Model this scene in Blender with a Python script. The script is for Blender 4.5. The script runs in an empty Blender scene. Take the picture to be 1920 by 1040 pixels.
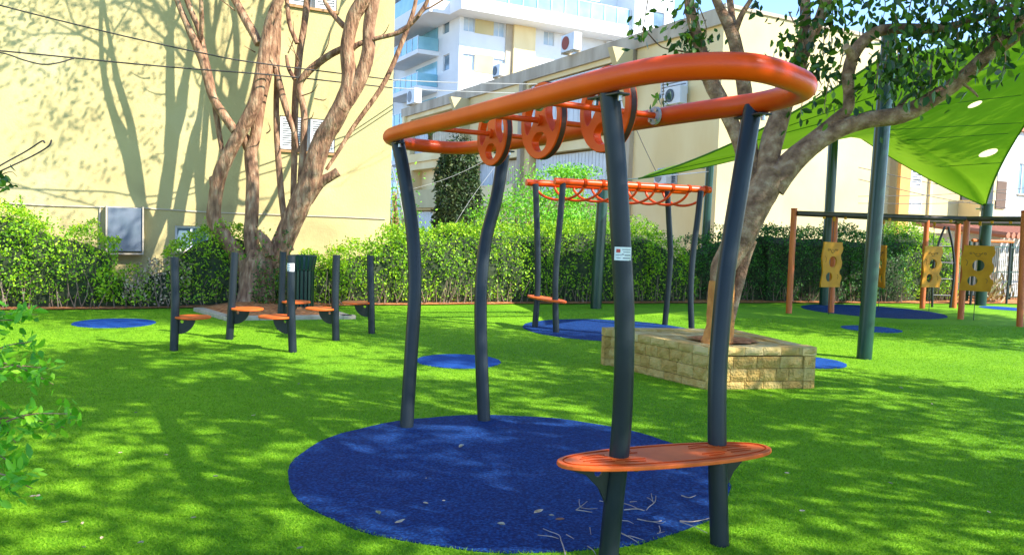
import bpy, math, random
import numpy as np
from mathutils import Vector, Matrix, Euler
R = math.radians
random.seed(7); rng = np.random.default_rng(11)
C = bpy.context.scene.collection

# ------------------------------------------------------------------ camera
CAM = Vector((0, 0, 1.6)); F = 1500.0; PITCH = math.atan(93/1500); ROLL = R(1.9)
fw = Vector((0, math.cos(PITCH), -math.sin(PITCH)))
r0 = Vector((1, 0, 0)); u0 = Vector((0, math.sin(PITCH), math.cos(PITCH)))
rt = r0*math.cos(ROLL)+u0*math.sin(ROLL); up = u0*math.cos(ROLL)-r0*math.sin(ROLL)
cd = bpy.data.cameras.new('camera'); cam = bpy.data.objects.new('camera', cd); C.objects.link(cam)
cam.matrix_world = Matrix(((rt.x, up.x, -fw.x, CAM.x), (rt.y, up.y, -fw.y, CAM.y), (rt.z, up.z, -fw.z, CAM.z), (0, 0, 0, 1)))
cd.sensor_width = 36; cd.lens = 36*F/1920; cd.clip_end = 1500; cd.clip_start = .05
bpy.context.scene.camera = cam
# ------------------------------------------------------------------ light
ELEV = 40; LD = Vector((-.9, .44, 0)).normalized()          # horizontal way the light travels
w = bpy.data.worlds.new('World'); bpy.context.scene.world = w; w.use_nodes = True
nt = w.node_tree; nt.nodes.clear()
sky = nt.nodes.new('ShaderNodeTexSky'); sky.sky_type = 'NISHITA'; sky.sun_disc = False
sky.sun_elevation = R(ELEV); sky.sun_rotation = R(116); sky.air_density = .8; sky.dust_density = .1; sky.ozone_density = 5.0
bg = nt.nodes.new('ShaderNodeBackground'); bg.inputs[1].default_value = .15
wo = nt.nodes.new('ShaderNodeOutputWorld')
nt.links.new(sky.outputs[0], bg.inputs[0]); nt.links.new(bg.outputs[0], wo.inputs[0])
sd = bpy.data.lights.new('sun', 'SUN'); sd.energy = 3.3; sd.angle = R(.53); sd.color = (1, .95, .86)
sun = bpy.data.objects.new('sun', sd); C.objects.link(sun)
ld = Vector((LD.x*math.cos(R(ELEV)), LD.y*math.cos(R(ELEV)), -math.sin(R(ELEV))))
sun.rotation_euler = ld.to_track_quat('-Z', 'Y').to_euler(); sun.location = (20, -10, 20)
vs = bpy.context.scene.view_settings
vs.view_transform = 'Standard'; vs.look = 'None'; vs.gamma = 1; vs.exposure = 1.78

# ------------------------------------------------------------------ measuring helpers
def ray(px, py):
    return (fw + rt*((px-960)/F) - up*((py-520)/F))
def at(px, py, d):            # point at depth d (metres ahead of the camera)
    return CAM + ray(px, py)*d
def on_h(px, py, h=0.0):      # point at height h
    r = ray(px, py); return CAM + r*((h-CAM.z)/r.z)
def on_pl(px, py, O, n):
    r = ray(px, py); return CAM + r*((O-CAM).dot(n)/r.dot(n))

# ------------------------------------------------------------------ materials
MATS = {}
def M(name, cols, rough=.7, scale=5, bump=0, bscale=None, metal=0, spec=.5, detail=6, trans=0, island=0, ramp=(.35, .65), coat=0, stretch=None):
    if name in MATS: return MATS[name]
    m = bpy.data.materials.new(name); m.use_nodes = True; t = m.node_tree; b = t.nodes['Principled BSDF']
    if not isinstance(cols[0], (tuple, list)): cols = [cols]
    b.inputs['Roughness'].default_value = rough; b.inputs['Metallic'].default_value = metal
    b.inputs['Specular IOR Level'].default_value = spec; b.inputs['Coat Weight'].default_value = coat
    tc = t.nodes.new('ShaderNodeTexCoord'); src = tc.outputs['Object']
    if stretch:
        mp = t.nodes.new('ShaderNodeMapping'); mp.inputs['Scale'].default_value = stretch
        t.links.new(src, mp.inputs[0]); src = mp.outputs[0]
    cr = t.nodes.new('ShaderNodeValToRGB')
    n = t.nodes.new('ShaderNodeTexNoise'); n.inputs['Scale'].default_value = scale; n.inputs['Detail'].default_value = detail
    t.links.new(src, n.inputs[0])
    fac = n.outputs[0]
    if island:
        g = t.nodes.new('ShaderNodeNewGeometry'); mx = t.nodes.new('ShaderNodeMix'); mx.inputs[0].default_value = island
        t.links.new(n.outputs[0], mx.inputs[2]); t.links.new(g.outputs['Random Per Island'], mx.inputs[3]); fac = mx.outputs[0]
    t.links.new(fac, cr.inputs[0])
    e = cr.color_ramp.elements
    if len(cols) == 1: cols = [tuple(c*.93 for c in cols[0]), tuple(min(1, c*1.06) for c in cols[0])]
    e[0].position = ramp[0]; e[1].position = ramp[1]
    e[0].color = (*cols[0], 1); e[-1].color = (*cols[-1], 1)
    for k, c in enumerate(cols[1:-1]):
        el = e.new(ramp[0]+(ramp[1]-ramp[0])*(k+1)/(len(cols)-1)); el.color = (*c, 1)
    t.links.new(cr.outputs[0], b.inputs['Base Color'])
    if bump:
        n2 = t.nodes.new('ShaderNodeTexNoise'); n2.inputs['Scale'].default_value = bscale or scale*4; n2.inputs['Detail'].default_value = 5
        bp = t.nodes.new('ShaderNodeBump'); bp.inputs['Strength'].default_value = 1; bp.inputs['Distance'].default_value = bump
        t.links.new(src, n2.inputs[0]); t.links.new(n2.outputs[0], bp.inputs['Height']); t.links.new(bp.outputs[0], b.inputs['Normal'])
    if trans:
        tr = t.nodes.new('ShaderNodeBsdfTranslucent'); ms = t.nodes.new('ShaderNodeMixShader'); ms.inputs[0].default_value = trans
        t.links.new(cr.outputs[0], tr.inputs[0]); t.links.new(b.outputs[0], ms.inputs[1]); t.links.new(tr.outputs[0], ms.inputs[2])
        t.links.new(ms.outputs[0], t.nodes['Material Output'].inputs[0])
    m['_bsdf'] = b.name; MATS[name] = m; return m

ORANGE = M('orange paint', [(.76, .062, .002), (.86, .082, .003)], .34, 3, spec=.3)
ORANGE_D = M('orange paint deep', (.42, .04, .004), .9, 8, spec=.1)
NAVY = M('dark post paint', [(.010, .015, .019), (.016, .023, .028)], .33, 2.5, spec=.28)
BLACK = M('black metal', (.012, .014, .016), .4)
STEEL = M('steel bolt', (.45, .45, .43), .3, metal=.9)
POLEG = M('green pole paint', [(.005, .032, .020), (.010, .050, .032)], .28, 1.5)
SEATO = M('orange seat board', [(.62, .095, .010), (.76, .135, .018)], .5, 7, spec=.3)
WOODO = M('orange timber post', [(.48, .09, .010), (.66, .15, .018)], .5, 3, stretch=(6, 6, .6))
YPANEL = M('yellow panel', [(.50, .195, .004), (.62, .265, .008)], .55, 4, spec=.25)
BARK = M('grey brown bark', [(.11, .045, .022), (.30, .155, .08), (.50, .33, .19)], .85, 11, bump=.04, bscale=26, stretch=(1.2, 1.2, .35), ramp=(.3, .72))
BARK2 = M('ficus bark', [(.13, .058, .028), (.32, .175, .092), (.52, .35, .205)], .85, 9, bump=.03, bscale=34, ramp=(.3, .72))
BARKO = M('ochre painted bark', [(.46, .17, .035), (.62, .27, .06)], .85, 9, bump=.012, bscale=40)
LEAFD = M('glossy dark leaf', [(.014, .045, .007), (.045, .125, .010), (.19, .36, .015)], .38, 2, island=.75, trans=.22, ramp=(.1, .95))
LEAFH = M('hedge leaf', [(.07, .21, .006), (.24, .48, .010), (.52, .74, .02)], .5, 1.2, island=.7, trans=.4, ramp=(.15, .85))
LEAFH_SHADE = M('shaded hedge leaf', [(.012, .06, .010), (.03, .14, .012), (.10, .30, .02)], .5, 1.2, island=.7, trans=.25, ramp=(.15, .85))  # darker copy of the hedge leaf, shade of the sail put into its colour
LEAFB = M('bright leaf', [(.07, .30, .008), (.16, .50, .015), (.36, .72, .03)], .5, 1.2, island=.7, trans=.35, ramp=(.15, .85))
LEAFY = M('ivy leaf', [(.012, .035, .008), (.03, .08, .015), (.09, .12, .03)], .6, 2, island=.8, trans=.15, ramp=(.15, .85))
DRY = M('dry twig', [(.12, .08, .05), (.28, .20, .14)], .8, 6)
DRYLEAF = M('dry leaf', [(.30, .15, .05), (.55, .36, .18), (.66, .56, .40)], .7, 1, island=.9, ramp=(.1, .9))
TWIGM = M('pale fallen twig', [(.26, .20, .15), (.46, .38, .32)], .7, 9)
CORE = M('dark inner shade', [(.010, .022, .006), (.045, .06, .02)], .9, 12)  # near black, shade inside dense foliage put into the colour
SOIL = M('bark mulch', [(.24, .075, .016), (.48, .17, .04), (.60, .27, .10)], .95, 14, bump=.02, bscale=40)
CONC = M('pale kerb concrete', [(.38, .31, .20), (.52, .44, .31)], .85, 8, bump=.002, bscale=60)
STONE = M('split face stone', [(.42, .25, .055), (.52, .335, .09), (.58, .40, .13)], .95, 12, bump=.03, bscale=42, island=.25)
CREAM = M('cream plaster', [(.33, .255, .11), (.48, .39, .165), (.515, .425, .185), (.56, .475, .235)], .9, .8, bump=.006, bscale=25, ramp=(.25, .75))
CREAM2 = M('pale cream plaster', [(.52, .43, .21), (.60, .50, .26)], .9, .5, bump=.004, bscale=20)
BEIGE = M('beige concrete render', [(.78, .60, .29), (.88, .73, .41)], .9, .6, bump=.004, bscale=18, stretch=(1, 1, .35))
GREYC = M('weathered concrete', [(.36, .29, .20), (.56, .48, .35)], .9, 1.2, bump=.004, bscale=18, stretch=(1, 1, .3))
WHITE = M('white render', [(.70, .72, .72), (.80, .81, .80)], .8, .3)
SHUT = M('white shutter', (.66, .68, .68), .5, 2)
SHUTG = M('grey white panel', [(.46, .50, .54), (.58, .62, .66)], .5, 2)
GLASSD = M('dark window glass', [(.10, .16, .20), (.22, .32, .38)], .12, .5)
GLASSB = M('teal balcony glass', [(.18, .42, .50), (.30, .56, .62)], .12, .6)
DARKIN = M('dark opening', (.05, .045, .045), .9)
ORSTRIP = M('ochre pilaster', (.62, .33, .09), .8)
PINKROOF = M('red roof tiles', (.45, .17, .10), .8, 6)
CABLE = M('black cable', (.02, .018, .016), .6)
CABLEW = M('pale cable', (.30, .30, .28), .7)
SAILM = M('lime shade cloth', [(.19, .37, .014), (.24, .43, .020)], .85, .9, trans=.30, spec=.1)
SEAM = M('sail seam', (.05, .16, .01), .8)
STICK = M('white sticker', (.72, .72, .68), .5)
REDM = M('red mark', (.55, .05, .04), .5)
GREYM = M('grey print', (.22, .23, .24), .6)

def turf_mat():
    m = bpy.data.materials.new('artificial turf'); m.use_nodes = True; t = m.node_tree; b = t.nodes['Principled BSDF']
    tc = t.nodes.new('ShaderNodeTexCoord')
    def noise(s, d=6):
        n = t.nodes.new('ShaderNodeTexNoise'); n.inputs['Scale'].default_value = s; n.inputs['Detail'].default_value = d
        t.links.new(tc.outputs['Object'], n.inputs[0]); return n
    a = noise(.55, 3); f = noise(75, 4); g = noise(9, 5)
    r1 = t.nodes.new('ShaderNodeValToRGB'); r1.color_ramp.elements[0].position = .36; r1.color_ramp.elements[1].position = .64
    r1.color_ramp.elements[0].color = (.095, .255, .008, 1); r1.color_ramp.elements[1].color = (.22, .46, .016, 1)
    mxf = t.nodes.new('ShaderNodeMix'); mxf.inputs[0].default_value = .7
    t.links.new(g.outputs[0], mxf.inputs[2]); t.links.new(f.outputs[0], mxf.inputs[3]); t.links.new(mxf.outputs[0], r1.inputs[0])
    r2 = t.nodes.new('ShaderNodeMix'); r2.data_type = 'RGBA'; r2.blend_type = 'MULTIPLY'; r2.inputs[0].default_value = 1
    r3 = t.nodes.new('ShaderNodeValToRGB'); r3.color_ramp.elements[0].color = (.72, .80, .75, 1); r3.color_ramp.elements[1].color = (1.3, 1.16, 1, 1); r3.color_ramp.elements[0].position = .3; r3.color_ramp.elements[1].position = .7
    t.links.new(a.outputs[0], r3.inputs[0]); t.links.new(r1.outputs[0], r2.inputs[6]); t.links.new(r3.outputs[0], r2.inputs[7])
    t.links.new(r2.outputs[2], b.inputs['Base Color']); b.inputs['Roughness'].default_value = .8; b.inputs['Specular IOR Level'].default_value = .15
    bp = t.nodes.new('ShaderNodeBump'); bp.inputs['Distance'].default_value = .02; bp.inputs['Strength'].default_value = .8
    t.links.new(f.outputs[0], bp.inputs['Height']); t.links.new(bp.outputs[0], b.inputs['Normal'])
    return m
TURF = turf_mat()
BLADE = M('turf blade', [(.115, .29, .008), (.20, .43, .012), (.33, .56, .025)], .7, 3, island=.85, trans=.45, ramp=(.1, .9), spec=.2)
MATB = M('blue turf', [(.002, .013, .070), (.004, .030, .140), (.012, .085, .29)], .8, 60, bump=.006, bscale=160, ramp=(.3, .72), spec=.15)
MATBL = M('lighter blue turf', [(.005, .045, .22), (.012, .09, .36)], .8, 60, bump=.008, bscale=160, spec=.15)
GROUNDM = M('earth', [(.16, .12, .08), (.28, .22, .15)], .95, 3)

# ------------------------------------------------------------------ mesh builder
def link(me, name, mat, parent=None, smooth=False):
    o = bpy.data.objects.new(name, me); C.objects.link(o)
    if mat: me.materials.append(mat)
    if parent: o.parent = parent
    if smooth:
        me.polygons.foreach_set('use_smooth', [True]*len(me.polygons))
    return o
def cr(P, n):
    """Catmull-Rom through a list of tuples (any dimension)."""
    P = np.array(P, float)
    if len(P) < 3 or n < 2: return P
    Q = np.vstack([2*P[0]-P[1], P, 2*P[-1]-P[-2]]); out = []
    for i in range(1, len(Q)-2):
        for k in range(n):
            t = k/n; a, b, c, d = Q[i-1], Q[i], Q[i+1], Q[i+2]
            out.append(.5*((2*b)+(-a+c)*t+(2*a-5*b+4*c-d)*t*t+(-a+3*b-3*c+d)*t**3))
    out.append(P[-1]); return np.array(out)
class MB:
    def __init__(s): s.v = []; s.f = []
    def quad(s, a, b, c, d):
        k = len(s.v); s.v += [tuple(a), tuple(b), tuple(c), tuple(d)]; s.f.append((k, k+1, k+2, k+3))
    def hexa(s, P):    # 8 points: bottom 0-3 ccw, top 4-7
        k = len(s.v); s.v += [tuple(p) for p in P]
        s.f += [tuple(k+i for i in q) for q in ((3, 2, 1, 0), (4, 5, 6, 7), (0, 1, 5, 4), (1, 2, 6, 5), (2, 3, 7, 6), (3, 0, 4, 7))]
    def box(s, c, size, rz=0, X=None, Y=None, Z=None):
        c = Vector(c); X = X or Vector((math.cos(rz), math.sin(rz), 0)); Y = Y or Vector((-math.sin(rz), math.cos(rz), 0)); Z = Z or Vector((0, 0, 1))
        hx, hy, hz = (q/2 for q in size)
        s.hexa([c+X*a*hx+Y*b*hy+Z*g*hz for g in (-1, 1) for a, b in ((-1, -1), (1, -1), (1, 1), (-1, 1))])
    def fbox(s, F_, s0, s1, h0, h1, d0, d1):      # box in a facade frame (O, d, n)
        O, d, n = F_
        P = lambda a, g, b: O+d*a+n*b+Vector((0, 0, g))
        s.hexa([P(s0, h0, d0), P(s1, h0, d0), P(s1, h0, d1), P(s0, h0, d1), P(s0, h1, d0), P(s1, h1, d0), P(s1, h1, d1), P(s0, h1, d1)])
    def tube(s, P, r, n=10, sub=4, closed=False, cap=True, wob=0):
        P = [tuple(p) for p in P]
        if not hasattr(r, '__len__'): r = [r]*len(P)
        Q = np.array([(*p, q) for p, q in zip(P, r)], float)
        if closed:
            ext = np.vstack([Q[-1], Q, Q[0], Q[1]]); D = []
            for i in range(1, len(ext)-2):
                for k in range(sub):
                    t = k/sub; a, b, c, d = ext[i-1], ext[i], ext[i+1], ext[i+2]
                    D.append(.5*((2*b)+(-a+c)*t+(2*a-5*b+4*c-d)*t*t+(-a+3*b-3*c+d)*t**3))
            Q = np.array(D)
        else: Q = cr(Q, sub) if sub > 1 else Q
        k0 = len(s.v); m = len(Q); pts = Q[:, :3]
        if closed: T = np.roll(pts, -1, 0)-np.roll(pts, 1, 0)
        else: T = np.gradient(pts, axis=0)
        T /= np.linalg.norm(T, axis=1)[:, None]+1e-9
        ref = np.array((0, 0, 1.)) if abs(T[0][2]) < .8 else np.array((1., 0, 0))
        N = np.cross(T[0], ref); N /= np.linalg.norm(N)
        for i in range(m):
            N = N-T[i]*np.dot(N, T[i]); N /= np.linalg.norm(N)+1e-9; B = np.cross(T[i], N)
            for j in range(n):
                a = 2*math.pi*j/n; rr = Q[i, 3]
                if wob: rr *= 1+wob*(math.sin(3*a+i*.7+k0)*.5+random.uniform(-.5, .5))
                s.v.append(tuple(pts[i]+rr*(math.cos(a)*N+math.sin(a)*B)))
        L = m if closed else m-1
        for i in range(L):
            for j in range(n):
                a = k0+i*n+j; b = k0+i*n+(j+1) % n; i2 = (i+1) % m
                s.f.append((a, b, k0+i2*n+(j+1) % n, k0+i2*n+j))
        if cap and not closed:
            s.f.append(tuple(k0+j for j in range(n))[::-1]); s.f.append(tuple(k0+(m-1)*n+j for j in range(n)))
    def prism(s, pts, O, X, Y, t):  # outline in plane X,Y at O; thickness t along XxY
        Z = X.cross(Y); k = len(s.v); n = len(pts)
        for z in (0, t):
            s.v += [tuple(O+X*a+Y*b+Z*z) for a, b in pts]
        s.f.append(tuple(range(k, k+n))[::-1]); s.f.append(tuple(range(k+n, k+2*n)))
        for i in range(n): j = (i+1) % n; s.f.append((k+i, k+j, k+n+j, k+n+i))
    def build(s, name, mat, parent=None, smooth=False, bevel=0):
        me = bpy.data.meshes.new(name); me.from_pydata(s.v, [], s.f); me.update()
        o = link(me, name, mat, parent, smooth)
        if bevel:
            b = o.modifiers.new('bevel', 'BEVEL'); b.width = bevel; b.segments = 2; b.limit_method = 'ANGLE'; b.angle_limit = R(40)
        if smooth and not bevel:
            try: me.set_sharp_from_angle(angle=R(50))
            except Exception: pass
        return o
def plate(outer, holes, thick, name, mat, parent, mat_world, bevel=.003):
    """flat plate with holes cut through, made from a filled 2-D outline turned into a mesh"""
    cu = bpy.data.curves.new(name, 'CURVE'); cu.dimensions = '2D'; cu.fill_mode = 'BOTH'; cu.extrude = thick/2; cu.bevel_depth = bevel
    for pl in [outer]+holes:
        sp = cu.splines.new('POLY'); sp.points.add(len(pl)-1); sp.use_cyclic_u = True
        for p, q in zip(sp.points, pl): p.co = (q[0], q[1], 0, 1)
    tmp = bpy.data.objects.new('tmp', cu); C.objects.link(tmp)
    me = bpy.data.meshes.new_from_object(tmp, depsgraph=bpy.context.evaluated_depsgraph_get())
    bpy.data.objects.remove(tmp); bpy.data.curves.remove(cu)
    me.materials.clear(); me.transform(mat_world); me.update()
    return link(me, name, mat, parent)
def tag(o, label, cat, group=None, kind=None):
    if label: o['label'] = label
    if cat: o['category'] = cat
    if group: o['group'] = group
    if kind: o['kind'] = kind
    return o
def empty(name, loc, label, cat, group=None):
    o = bpy.data.objects.new(name, None); C.objects.link(o); o.location = loc; o.empty_display_size = .2
    bpy.context.view_layer.update()
    return tag(o, label, cat, group)
def under(o, root):            # built in world coordinates, parent keeps it in place
    o.parent = root; o.matrix_parent_inverse = Matrix.Translation(-Vector(root.location)); return o
def part(mb, name, mat, root, **k):
    return under(mb.build(name, mat, **k), root)
def sub(mb, name, mat, par, **k):
    o = mb.build(name, mat, **k); o.parent = par; return o      # par is a mesh part whose own matrix is identity in the world
def struct(o): o['kind'] = 'structure'; return o
def circ(r, n=24, ry=None, a0=0): return [(r*math.cos(a0+2*math.pi*i/n), (ry or r)*math.sin(a0+2*math.pi*i/n)) for i in range(n)]

def leaves_mesh(P, size, name, mat, parent=None, droop=.3, aspect=.45, outward=None):
    """N small folded leaf faces at positions P (N,3)"""
    N = len(P); P = np.asarray(P, float)
    d = rng.normal(size=(N, 3)); d[:, 2] -= droop*2
    if outward is not None: d += outward*1.2
    d /= np.linalg.norm(d, axis=1)[:, None]
    q = rng.normal(size=(N, 3)); s = np.cross(d, q); s /= np.linalg.norm(s, axis=1)[:, None]; nn = np.cross(d, s)
    L = (size*rng.uniform(.65, 1.35, N))[:, None]; W = L*aspect*.5
    V = np.empty((N, 6, 3))
    V[:, 0] = P; V[:, 1] = P+d*L*.35+s*W+nn*W*.35; V[:, 2] = P+d*L*.75+s*W*.7+nn*W*.2
    V[:, 3] = P+d*L; V[:, 4] = P+d*L*.75-s*W*.7+nn*W*.2; V[:, 5] = P+d*L*.35-s*W+nn*W*.35
    me = bpy.data.meshes.new(name); me.vertices.add(N*6); me.vertices.foreach_set('co', V.ravel())
    # two quads sharing the midrib 0-3
    base = np.arange(N)[:, None]*6
    f = np.concatenate([base+np.array([[0, 1, 2, 3]]), base+np.array([[0, 3, 4, 5]])], 1).reshape(-1)
    me.loops.add(N*8); me.loops.foreach_set('vertex_index', f.astype(np.int32))
    me.polygons.add(N*2); me.polygons.foreach_set('loop_start', np.arange(N*2, dtype=np.int32)*4)
    me.polygons.foreach_set('loop_total', np.full(N*2, 4, np.int32)); me.update(calc_edges=True); me.validate()
    return link(me, name, mat, parent)

# ================================================================== GROUND
U = Vector((.878, .479, 0)).normalized(); V = Vector((-.479, .878, 0)).normalized()     # street grid of the houses
g = MB(); g.quad((-400, -300, -.03), (400, -300, -.03), (400, 700, -.03), (-400, 700, -.03)); struct(g.build('ground', GROUNDM))
HB = [(-12, 11.3), (-6.8, 13.4), (-2.7, 15.5), (.45, 16.9), (6.3, 19.2), (11.7, 20.9), (20, 23.5)]    # edge of the turf along the hedge
def hedge_y(x):
    for (a, b), (c, d) in zip(HB, HB[1:]):
        if x <= c: return b+(d-b)*(x-a)/(c-a)
    return HB[-1][1]
def grid_sheet(nx, x0, x1, y0, name, mat, z, ytop):
    k = MB()
    for i in range(nx):
        a = x0+(x1-x0)*i/nx; b = x0+(x1-x0)*(i+1)/nx
        k.quad((a, y0, z), (b, y0, z), (b, ytop(b), z), (a, ytop(a), z))
    return struct(k.build(name, mat))
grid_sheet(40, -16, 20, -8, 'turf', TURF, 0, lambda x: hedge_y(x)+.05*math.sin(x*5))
k = MB()
for i in range(60):
    a = -14+i*34/60; b = a+34/60
    k.quad((a, hedge_y(a)-.02+.06*math.sin(a*4), .02), (b, hedge_y(b)-.02+.06*math.sin(b*4), .02), (b, hedge_y(b)+1.9, .05), (a, hedge_y(a)+1.9, .05))
struct(k.build('mulch_strip', SOIL))

# round safety mats let into the turf
def mat_disc(x, y, r, label, z=.006, mat=None):
    b = MB(); n = 64; k = len(b.v)
    wob = [r*(1+.006*math.sin(5*i)+.005*random.uniform(-1, 1)) for i in range(n)]
    b.v += [(x+wob[i]*math.cos(2*math.pi*i/n), y+wob[i]*math.sin(2*math.pi*i/n), z) for i in range(n)]
    b.v += [(x+wob[i]*math.cos(2*math.pi*i/n), y+wob[i]*math.sin(2*math.pi*i/n), -.01) for i in range(n)]
    b.f.append(tuple(range(n)))
    for i in range(n): b.f.append((i, n+i, n+(i+1) % n, (i+1) % n))
    o = b.build('safety_mat', mat or MATB); tag(o, label, 'mat', 'round blue mats set in the turf'); MATDISCS.append((x, y, r)); return o
MATDISCS = []
mat_disc(.02, 5.3, 1.44, 'largest dark blue round mat, under the near orange monkey bars')
mat_disc(-.60, 9.42, .50, 'small blue round mat on open turf behind the left legs of the near monkey bars', mat=MATBL)
mat_disc(-5.85, 11.75, .56, 'small blue round mat at far left, between the leafy hedge and the step posts', mat=MATBL)
mat_disc(1.62, 12.95, 1.42, 'wide blue round mat under the far orange monkey bars, behind the stone planter')
mat_disc(3.82, 10.25, .50, 'small blue round mat half hidden behind the right corner of the stone planter', mat=MATBL)
mat_disc(6.48, 14.3, .51, 'small blue round mat just behind the thick near green pole', mat=MATBL)
mat_disc(8.1, 17.9, 1.5, 'wide blue round mat under the orange post frame, in front of the dark hedge')
mat_disc(12.3, 19.9, .55, 'small blue round mat at far right near the green fence', mat=MATBL)

# ================================================================== BUILDINGS
def wall_open(F_, s0, s1, h0, h1, openings, depth=.18):
    """facade skin with real openings and their reveals"""
    b = MB(); O, d, n = F_
    S = sorted({s0, s1, *[o[0] for o in openings], *[o[1] for o in openings]}); H = sorted({h0, h1, *[o[2] for o in openings], *[o[3] for o in openings]})
    S = [q for q in S if s0 <= q <= s1]; H = [q for q in H if h0 <= q <= h1]
    P = lambda a, g_, e=0: O+d*a+n*e+Vector((0, 0, g_))
    for a, c in zip(S, S[1:]):
        for e, f in zip(H, H[1:]):
            m, l = (a+c)/2, (e+f)/2
            if any(o[0] < m < o[1] and o[2] < l < o[3] for o in openings): continue
            b.quad(P(a, e), P(c, e), P(c, f), P(a, f))
    for o in openings:
        D = -(o[4] if len(o) > 4 else depth); a, c, e, f = o[:4]
        b.quad(P(a, e), P(a, e, D), P(a, f, D), P(a, f)); b.quad(P(c, e, D), P(c, e), P(c, f), P(c, f, D))
        b.quad(P(a, f), P(a, f, D), P(c, f, D), P(c, f)); b.quad(P(a, e, D), P(a, e), P(c, e), P(c, e, D))
        if len(o) > 4: b.quad(P(a, e, D), P(c, e, D), P(c, f, D), P(a, f, D))
    return b
def window(F_, a, c, e, f, root, split=2, glass=None, fm=None, depth=.12, sill=True):
    b = MB(); t = .05
    b.fbox(F_, a, c, f-t, f, -depth, -depth+.05); b.fbox(F_, a, c, e, e+t, -depth, -depth+.05)
    for i in range(split+1):
        x = a+(c-a-t)*i/split; b.fbox(F_, x, x+t, e+t, f-t, -depth, -depth+.05)
    w_ = part(b, 'window', fm or SHUT, root)
    p = MB(); p.fbox(F_, a+.01, c-.01, e+.01, f-.01, -depth-.05, -depth+.02); sub(p, 'pane', glass or GLASSD, w_)
    if sill:
        q = MB(); q.fbox(F_, a-.06, c+.06, e-.07, e-.003, -.02, .07); sub(q, 'sill', CONC, w_)
    return w_
def shutter(F_, a, c, e, f, root, mat=None, slats=12, d0=.01, name='shutter'):
    b = MB(); t = .04
    for q in ((a, c, f-t, f), (a, c, e, e+t), (a, a+t, e+t, f-t), (c-t, c, e+t, f-t)): b.fbox(F_, *q, d0, d0+.06)
    for i in range(slats):
        z = e+t+(f-e-2*t)*i/slats; b.fbox(F_, a+t, c-t, z+.004, z+(f-e-2*t)/slats*.62, d0+.005, d0+.045)
    o = part(b, name, mat or SHUT, root)
    k = MB(); k.fbox(F_, a+t, c-t, e+t, f-t, d0-.02, d0+.006); sub(k, 'backing', GREYM, o); return o
def loc_on(F_, px, py):        # pixel -> (s, h) on a facade
    p = on_pl(px, py, F_[0], F_[2]); q = p-F_[0]; return q.dot(F_[1]), p.z

# ---- left yellow block
A0 = Vector((-2.75, 17.8, 0)); FA = (A0, -U, -V)     # s runs to the left, n towards the play area
rootA = empty('apartment_building', A0, 'cream yellow plastered apartment block filling the left background behind the bare tree', 'building')
wb = MB(); O, d, n = FA
op = []
def win_px(F_, x0, y0, x1, y1):
    a, b1 = loc_on(F_, x0, y0); c, d1 = loc_on(F_, x1, y1); c2, b2 = loc_on(F_, x1, y0); a2, d2 = loc_on(F_, x0, y1)
    a, c = min(a, c), max(a, c); return a, c, min(d1, d2), max(b1, b2)
W1 = win_px(FA, 524, 226, 628, 280); W2 = win_px(FA, 540, -45, 632, 8)
W3 = win_px(FA, 328, 424, 392, 470)
wb = wall_open(FA, 0, 18, 0, 11, [W1, W2, W3]); 
for p_, q_ in (((0, 0, -8), None),): pass
wl = part(wb, 'wall', CREAM, rootA)
sd_ = MB(); sd_.quad(A0, A0+V*9, A0+V*9+Vector((0, 0, 11)), A0+Vector((0, 0, 11))); sd_.quad(A0-U*18, A0-U*18+V*9, A0+V*9, A0)
sd_.quad(A0-U*18, A0-U*18+Vector((0, 0, 11)), A0-U*18+V*9+Vector((0, 0, 11)), A0-U*18+V*9)
sd_.quad(A0+V*9, A0+V*9-U*18, A0+V*9-U*18+Vector((0, 0, 11)), A0+V*9+Vector((0, 0, 11)))
part(sd_, 'side_wall', CREAM, rootA)
rf = MB(); rf.fbox(FA, -.1, 18.1, 11, 11.3, -9.1, .1); part(rf, 'roof', GREYC, rootA)
for Wn, two in ((W1, 1), (W2, 1)):
    a, c, e, f = Wn; m = (a+c)/2
    shutter(FA, a+.02, m-.06, e+.02, f-.02, rootA, d0=-.06); shutter(FA, m+.1, c-.02, e+.02, f-.02, rootA, d0=-.06)
    s_ = MB(); s_.fbox(FA, a-.04, c+.04, e-.05, e-.003, -.1, .05); part(s_, 'sill', M('tan sill', (.40, .22, .09), .8), rootA)
    s_ = MB(); s_.fbox(FA, a, c, e, f, -.17, -.13); part(s_, 'backing', WHITE, rootA)
window(FA, *W3, rootA)
# plaster crack line / thin conduit along the wall and grey cabinet
e0 = loc_on(FA, 0, 380); pts = []
for px, py in ((-60, 374), (0, 380), (100, 386), (190, 388), (280, 391), (390, 398), (530, 403), (640, 407), (722, 411)):
    s, h = loc_on(FA, px, py); pts.append(O-U*s+n*.012+Vector((0, 0, h)))
cb = MB(); cb.tube(pts, .014, 6, 3); part(cb, 'conduit', GREYC, rootA)
a, c, e, f = win_px(FA, 201, 391, 265, 470)
pn = MB(); pn.fbox(FA, a, c, e, f, .002, .16); cabinet = part(pn, 'meter_cabinet', M('pale blue grey cabinet', [(.13, .165, .20), (.17, .20, .24)], .95, 4, spec=.05), rootA, bevel=.008)
q = MB(); q.fbox(FA, a-.03, a-.002, e-.03, f+.03, .002, .19); q.fbox(FA, c+.002, c+.03, e-.03, f+.03, .002, .19); q.fbox(FA, a-.03, c+.03, e-.06, e-.032, .002, .19); sub(q, 'frame', GREYC, cabinet)
q = MB(); q.tube([O-U*s_+n*.02+Vector((0, 0, h_)) for s_, h_ in ((c+.12, f), (c+.13, 1.2), (c+.11, .2))], .018, 6, 2); part(q, 'drain_pipe', GREYC, rootA)

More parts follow.
